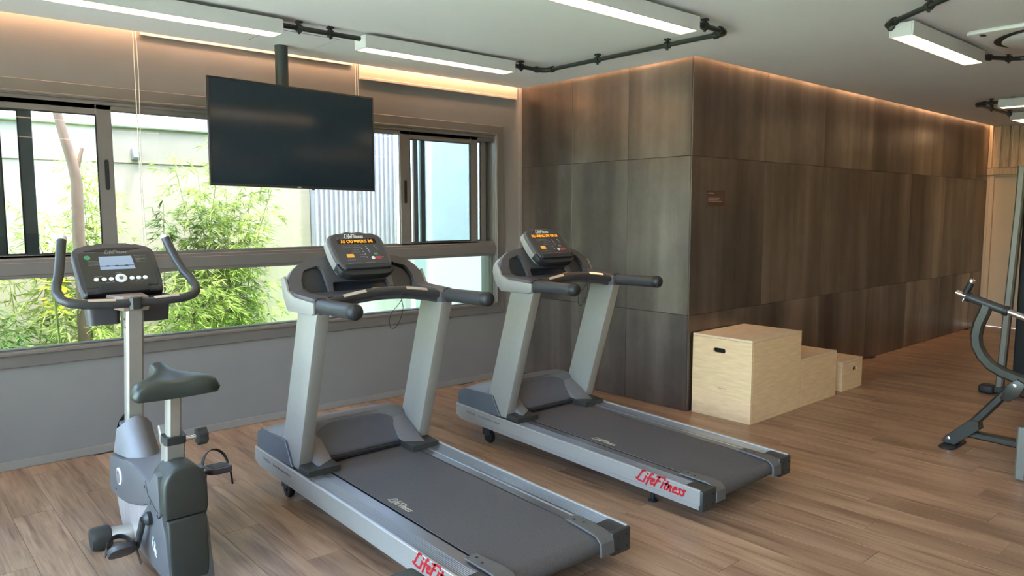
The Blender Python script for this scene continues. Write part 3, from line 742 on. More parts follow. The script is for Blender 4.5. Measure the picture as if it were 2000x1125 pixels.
# television and its ceiling pole
t = thing('ceiling_pole_mount', 'dark grey steel pole and bracket hanging from the ceiling behind the television', 'tv mount', (2.354, 5.172, CEIL))
MB().tube([(0, 0, -.004), (0, 0, -.95)], .046, 24).build('pole', 'polem', t)
MB().tube([(0, 0, -.006), (0, 0, -.0015)], .056, 24).build('ceiling_collar', 'ceil', t)
MB().box(-.16, .16, -.056, -.046, -.80, -.50, .003, 1).build('bracket_plate', 'polem', t)
t = thing('television', 'large black flat-screen television hanging in front of the window', 'television', (2.412, 5.071, 2.141), math.radians(1.456))
tv_tilt = Matrix.Rotation(math.radians(-1.25), 4, 'X') @ Matrix.Rotation(math.radians(.8), 4, 'Y')
w_, h_ = 1.266, .718
def T(mb, n, m): return mb.xf(lambda v: tv_tilt @ v).build(n, m, t)
T(MB().box(-w_/2, w_/2, .004, .022, -h_/2, h_/2, .004, 2), 'back_cover', 'bezel')
T(MB().box(-w_*.32, w_*.32, .02, .038, -h_*.38, h_*.2, .01, 2), 'rear_housing', 'black')
fy = lambda u, v, w: (u, w, v)
hole = [(-w_/2+.010, -h_/2+.018), (w_/2-.010, -h_/2+.018), (w_/2-.010, h_/2-.010), (-w_/2+.010, h_/2-.010)]
T(MB().prism([(-w_/2, -h_/2), (w_/2, -h_/2), (w_/2, h_/2), (-w_/2, h_/2)], fy, -.006, .004, holes=[hole]), 'bezel', 'bezel')
T(MB().box(-w_/2+.010, w_/2-.010, -.002, .004, -h_/2+.018, h_/2-.010), 'screen', 'screen')
T(MB().box(-.014, .014, -.0075, -.006, -h_/2+.006, -h_/2+.012), 'logo', 'white')
T(MB().box(.10, .125, -.004, .01, -h_/2-.008, -h_/2, .002, 1), 'sensor', 'black')

# plaque on the tiles
t = thing('wall_plaque', 'small brown plaque with pale lines of print on the dark tiled wall', 'sign', (5.28, YC-.0125, 1.722))
MB().prism(rrect(.255, .125, .006), lambda u, v, w: (u, w, v), -.004, 0).build('plate', 'plaque', t)
mb = MB()
for (z, x1, th) in ((.040, -.035, .008), (.002, .055, .004), (-.011, .04, .004), (-.024, .085, .004)):
    mb.box(-.112, x1, -.0048, -.004, z-th/2, z+th/2)
mb.build('print', 'ptext', t, smooth=False)

# ================================================================== PLYO BOXES
def plyo(x0, x1, y0, y1, h, label, slot):
    t = thing('plyometric_box', label, 'box', (x0, y0, 0), group='plywood jump boxes')
    w, d = x1-x0, y1-y0; th = .018
    P = lambda mb, n, m: mb.build(n, m, t, smooth=False)
    def panel(pts, fr, a, b, hole, m='ply', nm='side_panel'):
        mb = MB(); mb.prism(pts, fr, a, b, holes=[hole] if hole else ())
        return P(mb, nm, m)
    sl = lambda cx, cz, L=.11, hh=.038: rrect(L, hh, hh/2-.001, 5, cx, cz)
    fx = lambda u, v, w_: (w_, u, v); fyy = lambda u, v, w_: (u, w_, v)
    hx = sl(d*.50+.02, h-.11) if slot in ('left', 'both') else None
    hy = sl(w*.62, h*.68, .085, .034) if slot == 'front' else None
    e = .0012
    panel([(e, 0), (d-e, 0), (d-e, h-th-e), (e, h-th-e)], fx, 0, th, hx)
    panel([(e, 0), (d-e, 0), (d-e, h-th-e), (e, h-th-e)], fx, w-th, w, None)
    panel([(th+e, 0), (w-th-e, 0), (w-th-e, h-th-e), (th+e, h-th-e)], fyy, 0, th, hy)
    panel([(th+e, 0), (w-th-e, 0), (w-th-e, h-th-e), (th+e, h-th-e)], fyy, d-th, d, None)
    P(MB().box(0, w, 0, d, h-th, h, .0015, 1), 'top_panel', 'plyt')
    P(MB().box(th+.03, w-th-.03, th+.03, d-th-.03, .01, h-th-.02), 'shade_core', 'plyshade')  # dark core drawn in for the shade inside the hollow box
    if slot == 'left':
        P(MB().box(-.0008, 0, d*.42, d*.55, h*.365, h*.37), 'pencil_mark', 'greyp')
    return t
plyo(4.985, 5.735, 2.935, 3.465, .645, 'largest plywood jump box, with a hand slot facing the treadmills', 'left')
plyo(5.745, 6.385, 2.94, 3.45, .402, 'middle-sized plywood jump box between the other two', None)
plyo(6.545, 6.945, 2.955, 3.40, .272, 'smallest plywood jump box, with a hand slot in its front', 'front')

# ================================================================== TREADMILLS
def treadmill(loc, label, ledtxt, W=.90, L=2.085):
    t = thing('treadmill', label, 'treadmill', loc, group='treadmills facing the window')
    K = .031; RZ = .178                       # slope and rear rail-top height
    sh = lambda v: (v.x, v.y, v.z+K*v.y+RZ)
    def P(mb, n, m, par=None, **k): return mb.build(n, m, par or t, **k)
    def D(mb, n, m, par=None, **k): return mb.xf(sh).build(n, m, par or t, **k)   # deck part (z relative to rail top)
    # --- side rails
    for side in (0, 1):
        X = (lambda a: a) if side == 0 else (lambda a: W-a)
        prof = [(0, 0), (0, -.080), (.003, -.083), (.003, -.106), (.012, -.110), (.10, -.110), (.10, -.04), (.012, -.012), (.012, 0)]
        mb = MB(); mb.prism([(X(a), b) for a, b in prof], lambda u, v, w: (u, w, v), .012, L)
        # cut the bottom front corner back
        for v in mb.bm.verts:
            if v.co.y > L-.01 and v.co.z < -.10: v.co.y -= .05
        rail = D(mb, 'side_rail', 'silver', angle=30)
        D(MB().box(min(X(-.0005), X(.0125)), max(X(-.0005), X(.0125)), .012, L, -.004, .0015, .001, 1), 'rail_lip', 'lip', rail)
        mb = MB()
        pr = [(.0135, -.020), (.0135, -.007)]
        x = .03
        for k in range(7):
            pr += [(x, -.007), (x+.0015, -.0095), (x+.0035, -.0095), (x+.005, -.007)]; x += .0095
        pr += [(.108, -.007), (.112, -.012), (.158, -.012), (.158, -.020)]
        mb.prism([(X(a), b) for a, b in pr], lambda u, v, w: (u, w, v), .03, 1.60)
        D(mb, 'foot_rail', 'alur', angle=20)
        D(MB().box(min(X(.158), X(.172)), max(X(.158), X(.172)), .06, 1.62, -.032, -.018), 'gap_shade', 'black')  # black strip stands in for the shaded gap beside the belt
        # end cap and belt guide
        mb = MB(); mb.box(min(X(.001), X(.125)), max(X(.001), X(.125)), -.004, .022, -.112, -.002, .006, 2); mb.box(min(X(.013), X(.112)), max(X(.013), X(.112)), .018, .12, -.010, -.004, .002, 1)
        ec = D(mb, 'end_cap', 'endcap')
        for (a, b) in ((.03, -.03), (.09, -.03), (.03, -.085), (.09, -.085)): D(MB().lathe([(.006, 0), (.006, .003), (.004, .003)], (X(a), -.004, b), (0, -1, 0), 10), 'screw', 'black', ec)
        pts = [(.232, .0035), (.20, .0045), (.06, .0045), (.02, -.002), (-.008, -.028), (-.012, -.085), (.002, -.095), (.004, -.03), (.03, -.006), (.06, -.004), (.232, -.004)]
        mb = MB(); mb.prism(pts, lambda u, v, w: (X(w), u, v), .120, .205, .002, 1)
        for v in mb.bm.verts:            # outline tapers towards the front
            if v.co.y > .19 and abs(v.co.x-X(.205)) < .01: v.co.x = X(.185)
        bg_ = D(mb, 'belt_guide', 'bracket')
        for (a, b) in ((.16, .20), (.15, .15)): D(MB().lathe([(.006, 0), (.006, .002), (.003, .002)], (X(a), b, .0045), (0, 0, 1), 10), 'screw', 'black', bg_)
        # wheels and levelling feet
        P(MB().lathe([(.012, -.016), (.040, -.016), (.044, -.010), (.044, .010), (.040, .016), (.012, .016)], (X(.075), 1.80, .0445), (1, 0, 0), 24), 'wheel', 'black')
        mb = MB(); mb.box(min(X(.055), X(.095)), max(X(.055), X(.095)), 1.78, 1.86, .05, .135, .004, 1); mb.tube([(X(.05), 1.80, .0445), (X(.10), 1.80, .0445)], .010, 10)
        P(mb, 'wheel_bracket', 'endcap')
        P(MB().lathe([(.026, 0), (.026, .008), (.012, .016), (.012, .10)], (X(.075), .37, 0), (0, 0, 1), 20), 'levelling_foot', 'black')
    # --- undercarriage, deck, belt, rollers
    D(MB().box(.10, W-.10, .25, 1.95, -.095, -.045, .004, 1), 'undercarriage', 'black')
    rb = .044
    prof = [(1.72, -.010), (.06, -.010)]
    for k in range(1, 12): a = PI/2+PI*k/12; prof.append((.06+rb*math.cos(a)*1.25, -.010-rb+rb*math.sin(a)))
    prof += [(.06, -.010-2*rb), (1.72, -.010-2*rb), (1.72, -.010-2*rb+.004), (.07, -.010-2*rb+.004), (.07, -.014), (1.72, -.014)]
    belt = D(MB().prism(prof, lambda u, v, w: (w, u, v), .172, W-.172), 'running_belt', 'belt')
    D(MB().tube([(.13, .062, -.052), (W-.13, .062, -.052)], .036, 20), 'rear_roller', 'endcap')
    # belt wordmark
    fr0 = frame((.225, .955, -.010), (0, -1, 0), (1, 0, 0))
    # --- belt print, side print
    def deckfr(f): return lambda u, v, w: sh(Vector(f(u, v, w)))
    wordmark(.040, 'belt_print', 'gold', belt, deckfr(lambda u, v, w: (.205+v, .955-u, -.0098+w)), th=.13)
    sr = [c for c in t.children if c.name.startswith('side_rail')][0]
    o, wd = wordmark(.069, 'red_wordmark', 'red', sr, deckfr(lambda u, v, w: (-w-.0002, .425-u*.995, -.060+v*.92)), th=.165, slant=.34)
    text_obj('FlexDeck', .026, 'rail_print', 'greyp', sr, deckfr(lambda u, v, w: (-w, 1.965-u, -.045+v)), bold=.0004)
    text_obj('Shock Absorption System', .022, 'rail_print', 'gplast', sr, deckfr(lambda u, v, w: (-w, 1.835-u, -.045+v)))
    # --- motor hood
    def hoodz(x, f):   # f 0 front .. 1 rear
        e = min(1, min(x-.018, W-.018-x)/.20); e = max(0, e); s_ = math.sin(e*PI/2)**.8
        top = .352+.088*s_
        return top
    rows = []
    N = 21
    for i in range(N):
        x = .018+(W-.036)*i/(N-1); tz = hoodz(x, 0); s_ = (tz-.352)/.088
        r_ = [(2.080, .235), (2.078, .30+.0*s_), (2.066, .335+.01*s_), (2.02, .360+.012*s_), (1.95, .366+.030*s_), (1.86, .362+.055*s_), (1.80, .360+.076*s_), (1.76, .357+.082*s_), (1.72, .345+.070*s_)]
        r_ += [(1.67, .29+.02*s_), (1.64, .25)]
        rows.append([(x, a, b) for a, b in r_])
    P(MB().grid(rows), 'motor_hood', 'gplast', angle=50)
    # hood inset (dark panel sloping to the belt)
    rows = []
    for i in range(13):
        x = .20+(W-.40)*i/12; q = 1-abs(i/6-1)**4
        rows.append([(x, 1.742, .408+.018*q), (x, 1.728, .406+.018*q), (x, 1.70, .372+.018*q), (x, 1.65, .312), (x, 1.612, .262), (x, 1.610, .248)])
    P(MB().grid(rows, .01), 'hood_panel', 'hoodin', angle=50)
    P(MB().box(.19, W-.19, 1.58, 1.625, .226, .246, .003, 1), 'belt_slot', 'black')
    for s_ in (0, 1):
        X = (lambda a: a) if s_ == 0 else (lambda a: W-a)
        pts = [(2.078, .23), (2.082, .30), (2.07, .338), (2.02, .357), (1.93, .364), (1.75, .366), (1.70, .36), (1.62, .232)]
        P(MB().prism(pts, lambda u, v, w: (X(w), u, v), .014, .030, .003, 1), 'hood_side', 'bplast')
        # upright
        up_ = [(1.79, .235), (1.57, .228), (1.305, 1.10), (1.515, 1.11)]
        u_ = P(MB().prism(up_, lambda u, v, w: (X(w), u, v), .028, .102, .005, 2), 'upright', 'silver')
        # base shroud
        pts = [(1.46, .222), (1.46, .240), (1.49, .250), (1.78, .415), (1.80, .36), (1.80, .225)]
        mb = MB(); mb.prism(pts, lambda u, v, w: (X(w), u, v), .104, .215, .006, 2)
        for v in mb.bm.verts:
            if abs(v.co.x-X(.104)) > .06: v.co.y += .05*(1 if v.co.y < 1.6 else 0)
        P(mb, 'base_shroud', 'gplast')
        mb = MB(); mb.prism([(1.452, .214), (1.452, .246), (1.62, .262), (1.62, .214)], lambda u, v, w: (X(w), u, v), .030, .218, .006, 2)
        P(mb, 'base_foot', 'endcap')
        # arm: silver outside, dark top
        arm = [(1.668, 1.262), (1.652, 1.20), (1.610, 1.098), (1.59, 1.090), (1.325, 1.094), (1.300, 1.105), (1.296, 1.158), (1.52, 1.170), (1.560, 1.185), (1.590, 1.195), (1.612, 1.235), (1.634, 1.270)]
        a_ = P(MB().prism(arm, lambda u, v, w: (X(w), u, v), .006, .022, .004, 2), 'arm_cover', 'silver')
        mb = MB(); mb.prism([(1.60, 1.10), (1.30, 1.10), (1.30, 1.160), (1.34, 1.178), (1.54, 1.188), (1.60, 1.20)], lambda u, v, w: (X(w), u, v), .022, .11, .006, 2)
        P(mb, 'arm', 'mplast')
        # handlebar
        hb = [(X(.055), 1.34, 1.138), (X(.052), 1.20, 1.140), (X(.050), .975, 1.143)]
        g_ = P(MB().tube(hb, .0385, 20, sx=1.0), 'handlebar', 'grip')
        P(MB().tube([(X(.055), 1.345, 1.138), (X(.054), 1.305, 1.138)], .0435, 20), 'handlebar_collar', 'endcap', g_)
        P(MB().lathe([(.040, 0), (.040, .03), (.034, .043), (.022, .051), (.002, .054)], (X(.050), .985, 1.143), (0, -1, 0), 20), 'handlebar_cap', 'black', g_)
    # --- console shell (arched plate, tilted)
    O = Vector((W/2, 1.562, 1.160)); U = Vector((0, .49, .872)).normalized(); R_ = Vector((1, 0, 0)); 
    fr = lambda u, v, w: O+R_*u+U*v+Vector((0, -U.z, U.y))*w     # +w towards the user
    arch = [(-.430, -.005), (-.432, .075), (-.425, .115), (-.405, .152), (-.365, .190), (-.30, .222), (-.20, .240), (0, .250), (.20, .240), (.30, .222), (.365, .190), (.405, .152), (.425, .115), (.432, .075), (.430, -.005)]
    def rnd_poly(pts, r=.015, n=3):
        out = []; m = len(pts)
        for i in range(m):
            p0, p1, p2 = Vector(pts[i-1]), Vector(pts[i]), Vector(pts[(i+1) % m]); a = (p0-p1); b = (p2-p1); q = min(r, a.length*.4, b.length*.4); a = p1+a.normalized()*q; b = p1+b.normalized()*q
            for k in range(n+1):
                f = k/n; out.append(tuple(a*(1-f)**2+p1*2*f*(1-f)+b*f*f))
        return out
    pk1 = rnd_poly([(-.352, .015), (-.355, .10), (-.325, .158), (-.235, .185), (-.212, .16), (-.205, .015)])
    pk2 = [(-a, b) for a, b in pk1][::-1]
    pk3 = rnd_poly([(-.182, .022), (-.172, .078), (.172, .078), (.182, .022)], .012)
    sh_ = P(MB().prism([(a*1.0, b) for a, b in arch], fr, -.10, -.032, .008, 2), 'console_back', 'silver')
    fp = P(MB().prism([(a*.985, b*.97+.003) for a, b in arch], fr, -.032, -.004, holes=[pk1, pk2, pk3]), 'console_frame', 'mplast', angle=50)
    for pk in (pk1, pk2, pk3): P(MB().prism([(a, b) for a, b in pk], fr, -.0315, -.0275), 'storage_pocket', 'pocket', fp)
    for pk in (pk1, pk2): P(MB().tube([fr(pk[0][0]*.98+0, pk[0][1]+.03, -.015), fr((pk[0][0]*.4+pk[8][0]*.6), .10, -.015)], .001, 4), 'pocket_rib', 'dplast', fp)
    # ledge below, crossbar housing
    rows = []
    for i in range(15):
        a = -1+2*i/14; x = W/2+a*.345
        rows.append([(x, 1.60, 1.176), (x, 1.52, 1.178), (x, 1.405-.03*(1-a*a), 1.168+.012*(1-a*a))])
    P(MB().grid(rows, .012), 'reading_ledge', 'dplast', angle=40)
    bar = [(W/2+a*.365, 1.335+.012*(1-a*a), 1.140+.045*(1-a*a)) for a in [(-1+2*k/16) for k in range(17)]]
    cb_ = P(MB().tube(bar, .0235, 16), 'crossbar', 'grip')
    P(MB().rtube([(p[0], p[1]+.035, p[2]-.022) for p in bar], .06, .052, (0, 0, 1), .01), 'crossbar_housing', 'dplast')
    for s_ in (-1, 1):
        seg = [(W/2+s_*a, 1.335+.012*(1-(a/.365)**2)-.0145, 1.140+.045*(1-(a/.365)**2)+.0135) for a in (.125, .17, .215, .26)]
        P(MB().rtube(seg, .020, .012, (0, -.7, .7), .002), 'pulse_sensor', 'sensor', cb_)
    # --- display pod
    O2 = Vector((W/2, 1.603, 1.388)); U2 = Vector((0, .665, .746)).normalized(); N2 = Vector((0, -U2.z, U2.y))
    fd = lambda u, v, w: O2+R_*u+U2*v+N2*w
    pod = rnd_poly([(-.140, -.138), (-.168, -.105), (-.174, -.02), (-.174, .085), (-.158, .116), (-.08, .134), (0, .139), (.08, .134), (.158, .116), (.174, .085), (.174, -.02), (.168, -.105), (.140, -.138)], .03)
    P(MB().prism([(a*1.0, b) for a, b in pod], fd, -.062, -.016, .008, 2), 'pod_shell', 'silver')
    face = P(MB().prism([(a*.992, b*.992) for a, b in pod], fd, -.016, .010, .010, 3), 'display_pod', 'mplast')
    P(MB().prism(rnd_poly([(-.150, -.100), (.150, -.100), (.158, .088), (.12, .118), (-.12, .118), (-.158, .088)], .02), fd, .0098, .0112), 'display_face', 'dplast', face)
    P(MB().prism(rnd_poly([(-.176, -.07), (-.172, -.135), (-.12, -.165), (.12, -.165), (.172, -.135), (.176, -.07), (.160, -.112), (-.160, -.112)], .02), fd, -.045, .006, .008, 2), 'pod_lip', 'black')
    P(MB().prism(rrect(.29, .032, .012, 4, 0, -.118), fd, .0, .026, .006, 2), 'tray_lip', 'pocket')
    f2 = lambda u, v, w: fd(u, v, w+.0112)
    wordmark(.026, 'wordmark', 'white', face, lambda u, v, w: f2(-.068+u, .092+v, w), th=.15)
    P(MB().prism(rrect(.245, .036, .003, 2, 0, .066), f2, 0, .0006), 'led_window', 'ledback', face)
    text_obj(ledtxt, .031, 'led_text', 'amber', face, lambda u, v, w: f2(u, .055+v, w+.0008), align='CENTER', bold=.0, sx=.84)
    mb = MB()
    for (a, b, l_) in ((-.105, .034, .11), (-.105, .022, .05), (-.04, .022, .05), (-.05, .004, .04), (-.06, -.012, .05), (-.105, -.066, .05), (-.02, -.03, .035), (-.02, -.045, .035), (-.11, -.088, .08), (.0, -.088, .06)):
        mb.prism([(a, b), (a+l_, b), (a+l_, b+.0025), (a, b+.0025)], f2, 0, .0005)
    P(mb, 'legend_print', 'dimp', face, smooth=False)
    mb = MB()
    for (a, b) in ((.012, .012), (.012, -.008), (.018, -.028), (.022, -.050), (.044, .028), (.046, .014), (.05, .0), (.052, -.012), (.098, .03), (.104, .016), (.108, .004), (.122, -.052)):
        P(MB().prism(disc(.0040, 8, a, b), f2, 0, .001), 'indicator_button', 'dimw', face)
    P(MB().prism(rrect(.044, .024, .003, 2, -.078, -.036), f2, 0, .0015), 'program_display', 'amberdim', face)
    P(MB().prism(rrect(.026, .014, .006, 3, .085, -.028), f2, 0, .002), 'start_button', 'green', face)
    P(MB().prism(rrect(.040, .022, .005, 3, .092, -.056), f2, 0, .002), 'stop_button', 'redb', face)
    P(MB().prism(disc(.011, 14, .058, -.056), f2, 0, .002), 'stop_icon', 'white', face)
    # safety key with its cord
    sk = P(MB().box(W/2-.035, W/2+.03, 1.392, 1.425, 1.186, 1.200, .004, 2), 'safety_key', 'yellow')
    pts = []
    c0 = Vector((W/2+.045, 1.39, 1.190))
    ctrl = [c0, c0+Vector((.03, -.01, .02)), c0+Vector((.06, -.05, -.01)), c0+Vector((.03, -.085, -.06)), c0+Vector((-.03, -.075, -.13)), c0+Vector((-.035, -.07, -.19)), c0+Vector((-.01, -.07, -.21)), c0+Vector((.03, -.07, -.17)), c0+Vector((.045, -.08, -.10)), c0+Vector((.03, -.085, -.05))]
    for i in range(len(ctrl)-1):
        p0, p1, p2, p3 = ctrl[max(i-1, 0)], ctrl[i], ctrl[i+1], ctrl[min(i+2, len(ctrl)-1)]
        for k in range(6):
            f = k/6; pts.append(.5*((2*p1)+(p2-p0)*f+(2*p0-5*p1+4*p2-p3)*f*f+(3*p1-p0-3*p2+p3)*f**3))
    P(MB().tube(pts, .0018, 6), 'key_cord', 'black')
    return t
treadmill((1.665, 2.10, 0), 'nearer silver treadmill in front of the window, between the bike and the other treadmill', 'AS OU MPERIS IHI')
treadmill((3.160, 2.12, 0), 'farther silver treadmill beside the dark tiled pier and the plywood boxes', 'KE URING UW NRGR')

# ================================================================== EXERCISE BIKE
xc = .97
t = thing('exercise_bike', 'dark grey upright exercise bike at the left, facing the window', 'exercise bike', (xc, 3.6, 0))
def B(mb, n, m, par=None, **k): return mb.xf(lambda v: v-Vector((xc, 3.6, 0))).build(n, m, par or t, **k)
hw = .098
prof = [(4.065, .395), (3.98, .412), (3.86, .428), (3.74, .445), (3.60, .452), (3.50, .450), (3.42, .440), (3.385, .438), (3.34, .47), (3.30, .505), (3.25, .50), (3.245, .33), (3.29, .305), (3.40, .312), (3.44, .330), (3.50, .30), (3.60, .275), (3.75, .235), (3.90, .215), (4.04, .21), (4.085, .22)]
sd = B(MB().prism(prof, XYZ, xc-hw, xc+hw, .006, 2), 'body_shroud', 'bikegrey')
B(MB().prism([(a, b+.0008) for a, b in prof[:8]]+[(3.39, .425), (3.5, .438), (3.74, .432), (4.06, .384)], XYZ, xc-hw+.008, xc+hw-.008), 'top_deck', 'gplast')
# seam and screws
B(MB().tube([(xc-hw-.0005, 3.43, .437), (xc-hw-.0005, 3.40, .38), (xc-hw-.0005, 3.30, .345), (xc-hw-.0005, 3.26, .342)], .0018, 6), 'shroud_seam', 'black', sd)
for a, b in ((3.45, .405), (3.405, .392), (3.37, .352), (3.275, .325), (3.96, .25)): B(MB().lathe([(.006, 0), (.006, .002), (.002, .002)], (xc-hw, a, b), (-1, 0, 0), 10), 'screw', 'black', sd)
em = B(MB().lathe([(.042, 0), (.042, .004), (.036, .006), (.001, .006)], (xc-hw, 3.88, .335), (-1, 0, 0), 28), 'emblem', 'white', sd)
B(MB().lathe([(.034, 0), (.034, .0075), (.001, .0075)], (xc-hw, 3.88, .335), (-1, 0, 0), 28), 'emblem_face', 'greyp', sd)
mb = MB(); f_ = lambda u, v, w: (xc-hw-.0078-w, 3.88-u, .335+v)
mb.prism([(-.004, -.02), (.004, -.02), (.002, .008), (.016, .02), (0, .012), (-.016, .02), (-.002, .008)], f_, 0, .001); mb.prism(disc(.005, 10, 0, .022), f_, 0, .001)
B(mb, 'emblem_figure', 'redb', sd, smooth=False)
# base cover below (lighter, front) and drive housing (rear)
B(MB().prism([(4.085, .218), (4.02, .213), (3.80, .235), (3.62, .27), (3.52, .296), (3.50, .20), (3.60, .06), (3.98, .05), (4.02, .10)], XYZ, xc-.075, xc+.075, .006, 2), 'base_cover', 'bikelow')
lowp = [(3.245, .33), (3.29, .303), (3.40, .310), (3.46, .31), (3.56, .235), (3.64, .14), (3.62, .05), (3.16, .04), (3.205, .25)]
lo = B(MB().prism(lowp, XYZ, xc-hw+.006, xc+hw-.006, .008, 2), 'drive_housing', 'bikegrey')
wordmark(.055, 'wordmark', 'white', lo, lambda u, v, w: (-hw+.006-w-.0004, 3.39-3.6-u*.55, .155+v-u*.45), word='Life', th=.14)
# dark rear cover with domed top (wraps the back)
outl = []
for k in range(13):
    a = PI*k/12; outl.append((xc+.090*math.cos(a), .45+.095*math.sin(a)))
outl = outl+[(xc-.092, .35), (xc-.084, .318), (xc+.084, .318), (xc+.092, .35)]
B(MB().prism(outl, lambda u, v, w: (u, w, v), 3.195, 3.375, .015, 3), 'rear_cover', 'bikedark')
mb = MB(); mb.prism([(xc-.082, .318), (xc+.082, .318), (xc+.076, .035), (xc-.086, .035)], lambda u, v, w: (u, w, v), 3.195, 3.26, .014, 3)
mb.xf(lambda v: (v.x, v.y-(.318-v.z)*.12, v.z)); B(mb, 'rear_column', 'bikedark')
B(MB().box(xc-.24, xc+.24, 2.84, 2.91, .005, .055, .01, 2), 'rear_stabiliser', 'bikepost')
B(MB().box(xc-.04, xc+.04, 2.88, 3.25, .012, .045, .01, 2), 'rear_foot_tube', 'bikepost')
# front stabiliser, curved tube with caps
st = B(MB().tube([(xc-.20, 3.865, .058), (xc-.14, 3.85, .062), (xc-.08, 3.80, .075), (xc, 3.79, .08), (xc+.08, 3.80, .075), (xc+.14, 3.85, .062), (xc+.20, 3.865, .058)], .040, 18), 'front_stabiliser', 'bikepost')
for s_ in (-1, 1): B(MB().lathe([(.05, 0), (.056, .008), (.057, .07), (.050, .085), (.002, .09)], (xc+s_*.155, 3.866, .057), (s_, 0, 0), 22), 'stabiliser_cap', 'endcap', st)
# console post and its cover
B(MB().rtube([(xc, 3.985, .42), (xc, 3.965, .56), (xc, 3.90, .92), (xc, 3.862, 1.16)], .078, .060, (0, 1, 0), .010), 'console_post', 'bikepost')
rows = []
for i in range(13):
    a = -1+2*i/12; q = math.cos(a*PI/2); rows.append([(xc+a*(.080+.020*f)*1.0, 3.965-(.050+.19*f)*q**.6, .610-.175*f-.03*(1-q)*(1-f)*2) for f in (0, .15, .35, .55, .75, .9, 1.0)])
B(MB().grid(rows), 'post_cover', 'gplast', angle=60)
rows = []
for i in range(13):
    a = -1+2*i/12; q = math.cos(a*PI/2); rows.append([(xc+a*(.080+.020*f), 3.965+(.070+.055*f)*q**.6, .610-.185*f-.03*(1-q)*(1-f)*2) for f in (0, .15, .35, .55, .75, .9, 1.0)])
B(MB().grid(rows), 'post_cover', 'bikegrey', angle=60)
B(MB().prism([(xc+.066*math.cos(2*PI*k/20), 3.972+.050*math.sin(2*PI*k/20)) for k in range(20)], fz, .560, .574), 'post_cover_lid', 'bikegrey')
B(MB().prism([(xc-.052, .572), (xc+.052, .572), (xc+.052, .556), (xc-.052, .556)], lambda u, v, w: (u, w, v), 3.918, 4.0), 'post_gasket', 'black')
# console tilted 44 deg
O3 = Vector((xc, 4.098, 1.322)); U3 = Vector((0, .69, .72)).normalized(); N3 = Vector((0, -U3.z, U3.y))
f3 = lambda u, v, w: O3+Vector((u, 0, 0))+U3*v+N3*w
co = [(-.176, -.155), (-.186, -.10), (-.190, .13), (-.165, .158), (-.09, .176), (0, .181), (.09, .176), (.165, .158), (.190, .13), (.186, -.10), (.176, -.155)]
def rp(pts, r=.018, n=3):
    out = []; m = len(pts)
    for i in range(m):
        p0, p1, p2 = Vector(pts[i-1]), Vector(pts[i]), Vector(pts[(i+1) % m]); a = (p0-p1); b = (p2-p1); q = min(r, a.length*.4, b.length*.4); a = p1+a.normalized()*q; b = p1+b.normalized()*q
        for k in range(n+1):
            f = k/n; out.append(tuple(a*(1-f)**2+p1*2*f*(1-f)+b*f*f))
    return out
cs = B(MB().prism(rp(co), f3, -.055, .0, .010, 3), 'console', 'dplast')
B(MB().prism(rp([(-.165, -.11), (-.168, .115), (.168, .115), (.165, -.11)], .01), f3, -.002, .0025, .001, 1), 'console_face', 'bikedark', cs)
B(MB().prism(rp([(-.14, .128), (-.05, .145), (.05, .148), (.14, .143), (.05, .126), (-.05, .122)], .01), f3, -.002, .002), 'top_groove', 'black', cs)
B(MB().prism(rp([(-.112, -.155), (-.108, -.098), (.108, -.098), (.112, -.155)], .008), f3, -.004, .02, .005, 2), 'tray', 'black', cs)
B(MB().prism(rp([(-.170, -.156), (-.172, -.136), (.172, -.136), (.170, -.156)], .008), f3, -.02, .012, .004, 2), 'tray_lip', 'black', cs)
g3 = lambda u, v, w: f3(u, v, w+.0025)
B(MB().prism([(-.082, .002), (-.076, .088), (.074, .088), (.078, .002)], g3, 0, .001), 'lcd_screen', 'lcd', cs)
B(MB().prism([(-.080, .023), (.077, .023), (.077, .0265), (-.080, .0265)], g3, .001, .0014), 'lcd_divider', 'black', cs)
for k in (-.045, -.005, .04): B(MB().prism([(k-.01, .021), (k+.01, .021), (k+.006, .0285), (k-.006, .0285)], g3, .001, .0016), 'lcd_tab', 'black', cs)
bs = None
for dx in (-.112, -.078, -.046, .048, .079, .110):
    o = B(MB().lathe([(.0115, 0), (.0115, .003), (.009, .005), (.001, .005)], g3(dx, -.060, 0), N3, 18), 'button', 'white', cs)
o = B(MB().lathe([(.027, 0), (.027, .004), (.023, .006), (.012, .006), (.011, .003), (.001, .003)], g3(-.001, -.058, 0), N3, 28), 'control_dial', 'white', cs)
B(MB().lathe([(.009, .003), (.009, .0065), (.001, .0065)], g3(-.001, -.058, 0), N3, 20), 'dial_centre', 'greyp', cs)
B(MB().lathe([(.014, 0), (.014, .003), (.001, .003)], g3(-.128, .082, 0), N3, 20), 'start_button', 'green', cs)
mb = MB()
for (a, b, l_) in ((-.135, .115, .05), (-.13, .058, .05), (-.13, .050, .05), (-.13, .042, .045), (-.13, .034, .05), (-.118, -.042, .035), (-.118, -.047, .02), (-.02, -.022, .028), (.085, .088, .06), (.085, .078, .03), (.088, .068, .05), (.09, .058, .02), (.09, .048, .05), (-.105, -.082, .02), (-.078, -.082, .02), (-.05, -.080, .016), (.034, -.078, .014), (.06, -.078, .014), (.086, -.078, .014)):
    mb.prism([(a, b), (a+l_, b), (a+l_, b+.0022), (a, b+.0022)], g3, 0, .0004)
B(mb, 'legend_print', 'dimp', cs, smooth=False)
wordmark(.022, 'wordmark', 'greyp', cs, lambda u, v, w: g3(-.045+u, .107+v, w)-Vector((xc, 3.6, 0)), th=.16)
